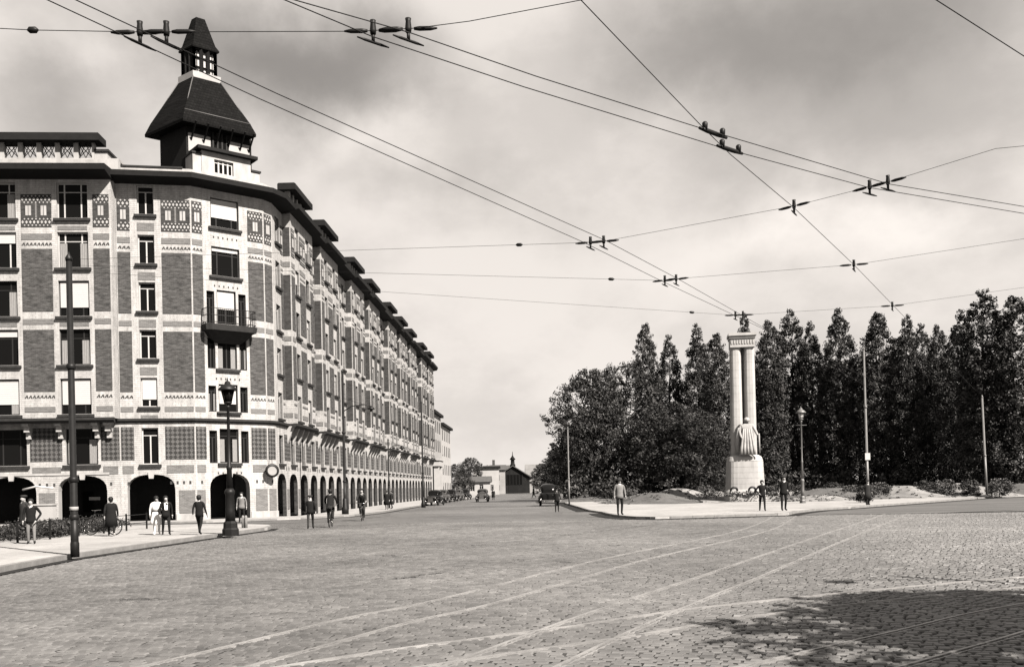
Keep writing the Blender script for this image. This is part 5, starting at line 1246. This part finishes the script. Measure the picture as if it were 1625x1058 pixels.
PR0 = (21.5, 14.0, 0); pole('tram_pole', 'tram wire pole standing right of the crossing', PR0, 8.6, 0.125, 0.085, M['iron'], (1.0, 2.0, 5.0))
PL0 = (-13.5, 9.9, 0); pole('tram_pole', 'tram wire pole standing left of the crossing', PL0, 8.6, 0.125, 0.085, M['iron'], (1.0, 2.0, 5.0))

pole('light_pole', 'bracket light pole on the kerb right of the crossing', (13.9, 8.9, 0), 9.4, 0.09, 0.06, M['iron'], (2.2, 5.5), arm=(-1.9, 8.9))

def lamp_post(label, P, h, big):
    o = thing('lamp_post', label, 'lamp post', P, 0, 'ornate lamp posts'); m = M['iron'] if big else M['iron_grey']
    k = 0.86 if big else 0.62
    b = MB(); b.lathe([(0.36 * k, -0.05), (0.36 * k, 0.18), (0.31 * k, 0.24), (0.30 * k, 0.42), (0.24 * k, 0.5)], m, 8, ph=0.39, smooth=False); b.lathe([(0.225 * k, 0.5), (0.20 * k, 0.9), (0.19 * k, 1.5), (0.23 * k, 1.56), (0.23 * k, 1.64), (0.15 * k, 1.75)], m, 14); obj('base', b.mesh('base'), o)
    b = MB(); b.lathe([(0.145 * k, 1.7), (0.11 * k, h * 0.42), (0.13 * k, h * 0.425), (0.13 * k, h * 0.44), (0.085 * k, h * 0.45), (0.05, h - 1.05), (0.085, h - 1.02), (0.085, h - 0.97), (0.045, h - 0.92)], m, 12)
    b.tube([(-0.4, 0, h - 1.25), (0.4, 0, h - 1.25)], 0.02, m, 6); obj('shaft', b.mesh('shaft'), o)
    b = MB(); b.lathe([(0.06, h - 0.92), (0.15, h - 0.86), (0.17, h - 0.82), (0.14, h - 0.80)], m, 10)
    for j in range(6): a = math.pi / 3 * j; b.tube([(0.14 * math.cos(a), 0.14 * math.sin(a), h - 0.82), (0.25 * math.cos(a), 0.25 * math.sin(a), h - 0.36)], 0.014, m, 4)
    b.lathe([(0.36, h - 0.37), (0.37, h - 0.33), (0.2, h - 0.16), (0.12, h - 0.12), (0.10, h - 0.04), (0.03, h), (0.015, h + 0.12)], m, 12)
    ln = obj('lantern', b.mesh('lantern'), o)
    b = MB(); b.lathe([(0.13, h - 0.81), (0.235, h - 0.365)], M['lampglass'] if not big else M['pane'], 6); obj('lamp_glass', b.mesh('lamp_glass'), ln)
    return o
P = gp(366, 847, 0.14); lamp_post('black cast iron lamp post with a heavy plinth near the tip of the left pavement', P, at(361, 610, P.y).z, True)
P = gp(1274, 797.5, 0.14); lamp_post('grey lamp post with a broad cap between the monument and the tram pole', P, at(1271, 650, P.y).z, False)
P = gp(425, 836.5, 0.14)
b = MB(); b.lathe([(0.07, -0.05), (0.07, 0.5), (0.04, 0.58)], M['kerb'], 8)
bol = thing('bollard', 'short pale bollard at the tip of the left pavement just past the lamp post', 'bollard', gp(386, 838, 0.12), 0, 'pale bollards by the lamp post'); obj('post', b.mesh('post'), bol)
dup(bol, gp(390.5, 838, 0.12), label='second pale bollard right of the one behind the lamp post')

# hedge bed with its low railing
A, Bq = gp(28, 861, 0.14), gp(233, 838.5, 0.14); d = (Bq - A); L_ = d.length; an = math.atan2(d.y, d.x)
fe = thing('railing', 'low iron railing along the hedge on the left pavement', 'railing', A, an)
pm_ = MB(); pm_.box(-0.03, 0.03, -0.03, 0.03, -0.04, 0.75, M['iron']); pm_ = pm_.mesh('post'); k = int(L_ / 1.9)
for i in range(k + 1): obj('post', pm_, fe, (L_ * i / k, 0, 0))
for z in (0.3, 0.68):
    b = MB(); b.tube([(0, 0, z), (L_, 0, z)], 0.018, M['iron'], 6); b.build('rail', fe)
g = np.random.default_rng(15); n_ = 260; t_ = g.random(n_); w_ = g.uniform(0.5, 2.6, n_); nn_ = Vector((-d.y, d.x, 0)).normalized()
C = np.array([(A.x + d.x * a + nn_.x * w, A.y + d.y * a + nn_.y * w, 0.14 + g.uniform(0.1, 0.52)) for a, w in zip(t_ * 0.97, w_)])
hd = leaf_mesh('hedge', C, g.uniform(0.2, 0.38, n_), 60, 0.05, 16, M['leaf'])
hdo = thing('hedge', 'low dark clipped hedge behind the railing on the left pavement', 'hedge', (0, 0, 0)); obj('foliage', hd, hdo)
b = MB()
for i in range(24): p = A + d * ((i + 0.5) / 24) + nn_ * 1.4; b.tube([(p.x, p.y, 0.1), (p.x, p.y, 0.5)], 0.03, M['bark'], 5)
obj('stem', b.mesh('stem'), hdo)
# pale kiosk panel at the far left under the arcade
P = gp(69, 838, 0.14); b = MB(); b.box(-0.5, 0.5, -0.05, 0.35, 0.05, 1.15, M['plaster']); b.box(-0.55, 0.55, -0.1, 0.4, 1.152, 1.22, M['trim']); kb = thing('news_stand', 'small pale stand under the leftmost arch behind the two men', 'stand', P); obj('cabinet', b.mesh('cabinet'), kb)
b = MB(); b.tube([(-1.0, 0, 1.95), (-0.3, -0.05, 2.1), (0.55, 0, 2.0)], 0.05, M['blind'], 5); obj('awning_bar', b.mesh('awning_bar'), kb)

# ------------------------------------------------------------------ cars of the time
def loft(b, st, m, n=16, e=0.6):
    b.rings([[(x, y, z) for x, y, z in [(hw * math.copysign(abs(math.cos(2 * math.pi * j / n)) ** e, math.cos(2 * math.pi * j / n)), yy, zc + hh * math.copysign(abs(math.sin(2 * math.pi * j / n)) ** e, math.sin(2 * math.pi * j / n))) for j in range(n)]] for (yy, zc, hw, hh) in st], m)
CARS = {}
def car(label, P, rz, paint='car', group='cars parked along the left kerb'):
    if paint in CARS: return dup(CARS[paint], P, rz, label=label, group=group)
    o = thing('parked_car', label, 'car', P, rz, group); pm = M[paint]
    b = MB()
    loft(b, [(-1.95, 0.62, 0.40, 0.18), (-1.8, 0.66, 0.60, 0.27), (-1.2, 0.72, 0.68, 0.34), (-0.3, 0.74, 0.70, 0.36), (0.5, 0.74, 0.68, 0.36), (0.9, 0.74, 0.52, 0.34), (1.7, 0.70, 0.40, 0.32), (1.95, 0.66, 0.32, 0.28)], pm)
    for s in (-1, 1):
        loft(b, [(0.75, 0.45, 0.10, 0.12), (0.95, 0.62, 0.17, 0.18), (1.35, 0.70, 0.19, 0.17), (1.75, 0.62, 0.17, 0.18), (2.0, 0.48, 0.08, 0.1)], pm) if False else None
        for (yc, L) in ((1.35, 0.62), (-1.25, 0.66)):
            R = []
            for i in range(9):
                a = math.pi * (i / 8) ; yy = yc + L * math.cos(a); zz = 0.36 + 0.42 * math.sin(a)
                R.append([(s * 0.50, yy, zz - 0.03), (s * 0.52, yy, zz + 0.05), (s * 0.68, yy, zz + 0.04), (s * 0.76, yy, zz - 0.05), (s * 0.74, yy, zz - 0.09)])
            b.rings(R, pm, cap=False)
        b.box(s * 0.72 - 0.12, s * 0.72 + 0.08, -0.7, 0.8, 0.30, 0.36, pm)
    obj('body', b.mesh('body'), o)
    b = MB(); loft(b, [(-1.45, 1.02, 0.40, 0.16), (-1.15, 1.20, 0.58, 0.32), (-0.5, 1.26, 0.62, 0.36), (0.2, 1.26, 0.60, 0.35), (0.45, 1.2, 0.56, 0.28), (0.75, 1.04, 0.48, 0.10)], pm, 16, 0.7); obj('cabin', b.mesh('cabin'), o)
    b = MB()
    for s in (-1, 1):
        for y0, y1 in ((-0.85, -0.25), (-0.15, 0.32)): b = MB(); b.face([(s * 0.628, y0, 1.12), (s * 0.628, y1, 1.12), (s * 0.60, y1, 1.44), (s * 0.60, y0, 1.44)], M['pane']); obj('window', b.mesh('window'), o)
    b = MB(); b.face([(-0.46, 0.74, 1.12), (0.46, 0.74, 1.12), (0.44, 0.50, 1.44), (-0.44, 0.50, 1.44)], M['pane']); obj('windscreen', b.mesh('windscreen'), o); b = MB(); b.face([(-0.28, -1.40, 1.16), (0.28, -1.40, 1.16), (0.28, -1.22, 1.42), (-0.28, -1.22, 1.42)], M['pane']); obj('window', b.mesh('window'), o)
    for s in (-1, 1):
        for y in (1.35, -1.25):
            b = MB(); torus(b, 0.25, 0.075, (0, 0, 0), M['tyre'], n=20); w = obj('wheel', b.mesh('wheel'), o, (s * 0.64, y, 0.325))
            b = MB(); b.rings([[(s * x, r * math.cos(2 * math.pi * j / 14), r * math.sin(2 * math.pi * j / 14)) for j in range(14)] for r, x in ((0.21, -0.04), (0.21, 0.03), (0.1, 0.05))], M['chrome']); obj('rim', b.mesh('rim'), w)
        b = MB(); b.rings([[(r * math.cos(2 * math.pi * j / 12), y, r * math.sin(2 * math.pi * j / 12)) for j in range(12)] for r, y in ((0.03, -0.16), (0.10, -0.05), (0.115, 0.0), (0.09, 0.03))], M['chrome']); obj('headlight', b.mesh('headlight'), o, (s * 0.45, 1.88, 0.78))
    for y in (2.06, -2.02):
        b = MB(); b.tube([(-0.7, y - 0.06 * (1 if y > 0 else -1), 0.42), (-0.4, y, 0.42), (0.4, y, 0.42), (0.7, y - 0.06 * (1 if y > 0 else -1), 0.42)], 0.04, M['chrome'], 6); obj('bumper', b.mesh('bumper'), o)
    b = MB(); b.box(-0.26, 0.26, 1.93, 1.985, 0.42, 0.92, M['chrome']); obj('grille', b.mesh('grille'), o)
    CARS[paint] = o; return o
for i, (px, py, a, pt, lab) in enumerate(((690, 801.5, 172, 'car', 'nearest black saloon parked at the left kerb by the slim pole'), (703, 797.5, 174, 'car2', 'dark grey saloon parked second in the row at the left kerb'), (716, 795.5, 174, 'car', 'black saloon parked in the middle of the row before the pale houses'),
                                    (727, 793.8, 174, 'car2', 'grey saloon parked before the left white house'), (738, 792.6, 174, 'car', 'furthest black saloon of the parked row'))):
    P = gp(px, py, 0.0); car(lab, P, R_(a), pt)
P = gp(766, 796, 0.0); car('grey saloon coming head on in front of the largest white house', P, R_(178), 'car2', 'cars on the road')
P = gp(871, 802, 0.0); o = car('large black saloon driving away on the right beside the square', P, R_(-3), 'car', 'cars on the road'); o.scale = (1.15, 1.15, 1.22)

# ------------------------------------------------------------------ tram wires
ZW = 6.5
def wire(name, label, pts, r, group, sag=0.0, cat='wire'):
    b = MB(); Q = []
    for i in range(len(pts) - 1):
        a, c = Vector(pts[i]), Vector(pts[i + 1])
        k = max(1, int((c - a).length / 1.5))
        for j in range(k): s = j / k; q = a.lerp(c, s); q.z -= sag * 4 * s * (1 - s); Q.append(q)
    Q.append(Vector(pts[-1])); b.tube(Q, r, M['wire'], 6); return b.build(name, None, label=label, cat=cat, group=group)
def wpt(px, py, z=ZW): return gp(px, py, z)
def ext(a, b, L): d = (b - a).normalized(); return b + d * L
TW = 'trolley wires over the crossing'
def line_px(pp, before=0, after=0):
    P = [wpt(*p) for p in pp]
    if before: P = [ext(P[1], P[0], before)] + P
    if after: P = P + [ext(P[-2], P[-1], after)]
    return P
A1 = line_px([(150, 35), (412, 157), (925, 384), (1050, 446), (1163, 499)], 8, 30)
A2 = line_px([(195, 35), (440, 149), (962, 382), (1075, 442), (1170, 496)], 8, 30)
wire('trolley_wire', 'left wire of the trolley pair descending over the turret towards the trees', A1, 0.0058, TW)
wire('trolley_wire', 'right wire of the trolley pair descending over the turret towards the trees', A2, 0.0058, TW)
B1 = line_px([(535, 35), (590, 58), (831, 138), (1150, 236), (1380, 298), (1590, 333)], 6, 14)
B2 = line_px([(590, 35), (650, 52), (850, 121), (1120, 206), (1410, 292), (1590, 322)], 6, 14)
wire('trolley_wire', 'lower wire of the trolley pair curving across the top to the right edge', B1, 0.0058, TW)
wire('trolley_wire', 'upper wire of the trolley pair curving across the top to the right edge', B2, 0.0058, TW)
C1 = line_px([(955, 35), (1115, 202), (1160, 246), (1258, 328), (1355, 420), (1418, 485)], 6, 30)
wire('trolley_wire', 'single trolley wire falling steeply from the top middle to the poplars', C1, 0.0058, TW)
D1 = line_px([(1540, 35), (1590, 67)], 4, 12)
wire('trolley_wire', 'short length of trolley wire in the top right corner', D1, 0.0058, TW)
SPG = 'span wires across the crossing'; ZS = ZW + 0.13
def sp(px, py): return gp(px, py, ZS)
top_l = Vector((PLP.x, PLP.y, 8.0)); R1 = Vector((PR0[0], PR0[1], 7.6))
s1 = [Vector((PL0[0], PL0[1], 7.2)), sp(50, 48), sp(215, 51), sp(270, 51), sp(570, 50), sp(660, 45), sp(745, 34), Vector((6, 8.6, 7.0)), Vector((21.4, 14, 7.9))]
wire('span_wire', 'span wire crossing the very top of the view above the turret', s1, 0.0042, SPG)
s2 = [Vector((PLP.x, PLP.y, 8.0)), sp(928, 385), sp(963, 382), sp(1260, 327), sp(1378, 297), sp(1412, 288), gp(1580, 236, 6.75), R1]
wire('span_wire', 'span wire rising from the thick left pole to the upper right edge', s2, 0.0038, SPG)
s3 = [Vector((PLP.x, PLP.y, 7.85)), sp(1052, 445), sp(1076, 442), sp(1355, 420), Vector((24, 17.0, 7.9))]
wire('span_wire', 'middle span wire running nearly level from the thick left pole', s3, 0.0038, SPG)
s4 = [Vector((PLP.x, PLP.y, 7.7)), sp(1165, 500), sp(1180, 499.5), sp(1415, 485), Vector((26, 24.0, 8.0))]
wire('span_wire', 'lowest span wire passing just above the poplars', s4, 0.0038, SPG)
HG = 'wire hangers on the span wires'
def hanger(p, sd, wd, label, k=1.0):
    """insulated ear: p on the span wire, sd along the span, wd along the trolley wire"""
    o = thing('wire_hanger', label, 'wire hanger', p, 0, HG); sd, wd = sd.normalized(), wd.normalized()
    b = MB()
    for s in (-1, 1): b.tube([sd * s * 0.06 * k, sd * s * 0.12 * k, sd * s * 0.24 * k, sd * s * 0.31 * k], [0.016 * k, 0.026 * k, 0.024 * k, 0.009], M['wire'], 8)
    obj('insulator', b.mesh('insulator'), o)
    b = MB(); b.lathe([(0.03 * k, -0.04), (0.036 * k, 0.0), (0.028 * k, 0.08 * k), (0.033 * k, 0.11 * k)], M['wire'], 10); obj('cap', b.mesh('cap'), o)
    b = MB(); b.tube([(0, 0, -0.03), (0, 0, -0.12)], 0.02, M['wire'], 6); z = Vector((0, 0, -0.125)); b.tube([z - wd * 0.2 * k, z - wd * 0.1 * k, z + wd * 0.1 * k, z + wd * 0.2 * k], [0.007, 0.015, 0.015, 0.007], M['wire'], 6); obj('clamp', b.mesh('clamp'), o)
    return o
dA, dB, dC = (A1[-1] - A1[1]), (B1[3] - B1[1]), (C1[-1] - C1[1])
x1 = Vector((1, 0, 0))
for px, py, sd, wd, k, lab in ((222, 51, x1, dA, 1.0, 'left of the two black wire hangers touching the turret top'), (264, 51, x1, dA, 1.0, 'right of the two black wire hangers touching the turret top'),
    (592, 49, x1, dB, 1.0, 'left wire hanger of the pair at the top right of the turret'), (648, 46, x1, dB, 1.0, 'right wire hanger of the pair at the top right of the turret'),
    (937, 384.5, s2[2] - s2[1], dA, 1.0, 'left wire hanger of the centre pair on the rising span'), (958, 383, s2[2] - s2[1], dA, 1.0, 'right wire hanger of the centre pair on the rising span'),
    (1055, 444.5, s3[2] - s3[1], dA, 1.0, 'left wire hanger of the pair on the middle span'), (1073, 443, s3[2] - s3[1], dA, 1.0, 'right wire hanger of the pair on the middle span'),
    (1167, 500, s4[2] - s4[1], dA, 1.0, 'left wire hanger of the pair on the lowest span above the monument'), (1179, 499.5, s4[2] - s4[1], dA, 1.0, 'right wire hanger of the pair on the lowest span above the monument'),
    (1260, 327, s2[4] - s2[3], dC, 1.0, 'lone wire hanger where the steep wire meets the rising span'), (1355, 420, s3[3] - s3[2], dC, 1.0, 'lone wire hanger where the steep wire meets the middle span'),
    (1416, 485, s4[3] - s4[2], dC, 1.0, 'lone wire hanger where the steep wire meets the lowest span'),
    (1380, 296.5, s2[5] - s2[4], B1[5] - B1[4], 1.0, 'left wire hanger of the pair at the right end of the rising span'), (1409, 289, s2[5] - s2[4], B1[5] - B1[4], 1.0, 'right wire hanger of the pair at the right end of the rising span')):
    hanger(sp(px, py), sd, wd, lab, k)
def frog(px0, py0, px1, py1, lab):
    a, c = wpt(px0, py0), wpt(px1, py1); o = thing('wire_crossing', lab, 'wire crossing', (a + c) / 2, 0, 'crossing fittings of the trolley wires'); m_ = (a + c) / 2; a, c = a - m_, c - m_
    b = MB(); b.tube([a, a.lerp(c, 0.3), a.lerp(c, 0.7), c], [0.02, 0.032, 0.032, 0.02], M['wire'], 8); obj('plate', b.mesh('plate'), o)
    for s in (0.2, 0.85):
        q = a.lerp(c, s); b = MB(); b.lathe([(0.035, 0.0), (0.04, 0.09), (0.025, 0.11)], M['wire'], 8); obj('insulator', b.mesh('insulator'), o, q)
frog(1110, 203, 1153, 219, 'upper of the two black crossing fittings on the steep wire'); frog(1138, 231, 1178, 244, 'lower of the two black crossing fittings on the steep wire')
def bead(px, py, lab, z=ZS):
    b = MB(); b.lathe([(0.008, -0.06), (0.035, -0.03), (0.035, 0.03), (0.008, 0.06)], M['wire'], 8); o = b.build('insulator_bead', None, gp(px, py, z), label=lab, cat='insulator', group='insulator beads on the span wires'); o.rotation_euler = (0, R_(90), 0)
def on_span(S, i, t, lab):
    q = S[i].lerp(S[i + 1], t); b = MB(); b.lathe([(0.008, -0.08), (0.036, -0.04), (0.036, 0.04), (0.008, 0.08)], M['wire'], 8); o = b.build('insulator_bead', None, q, label=lab, cat='insulator', group='insulator beads on the span wires'); o.rotation_euler = (S[i + 1] - S[i]).to_track_quat('Z', 'X').to_euler()
bead(52, 48, 'insulator bead at the left end of the topmost span wire')
on_span(s2, 0, 0.90, 'insulator bead left of the centre hangers on the rising span'); on_span(s3, 0, 0.92, 'insulator bead left of the hangers on the middle span'); on_span(s4, 0, 0.93, 'insulator bead left of the hangers on the lowest span')
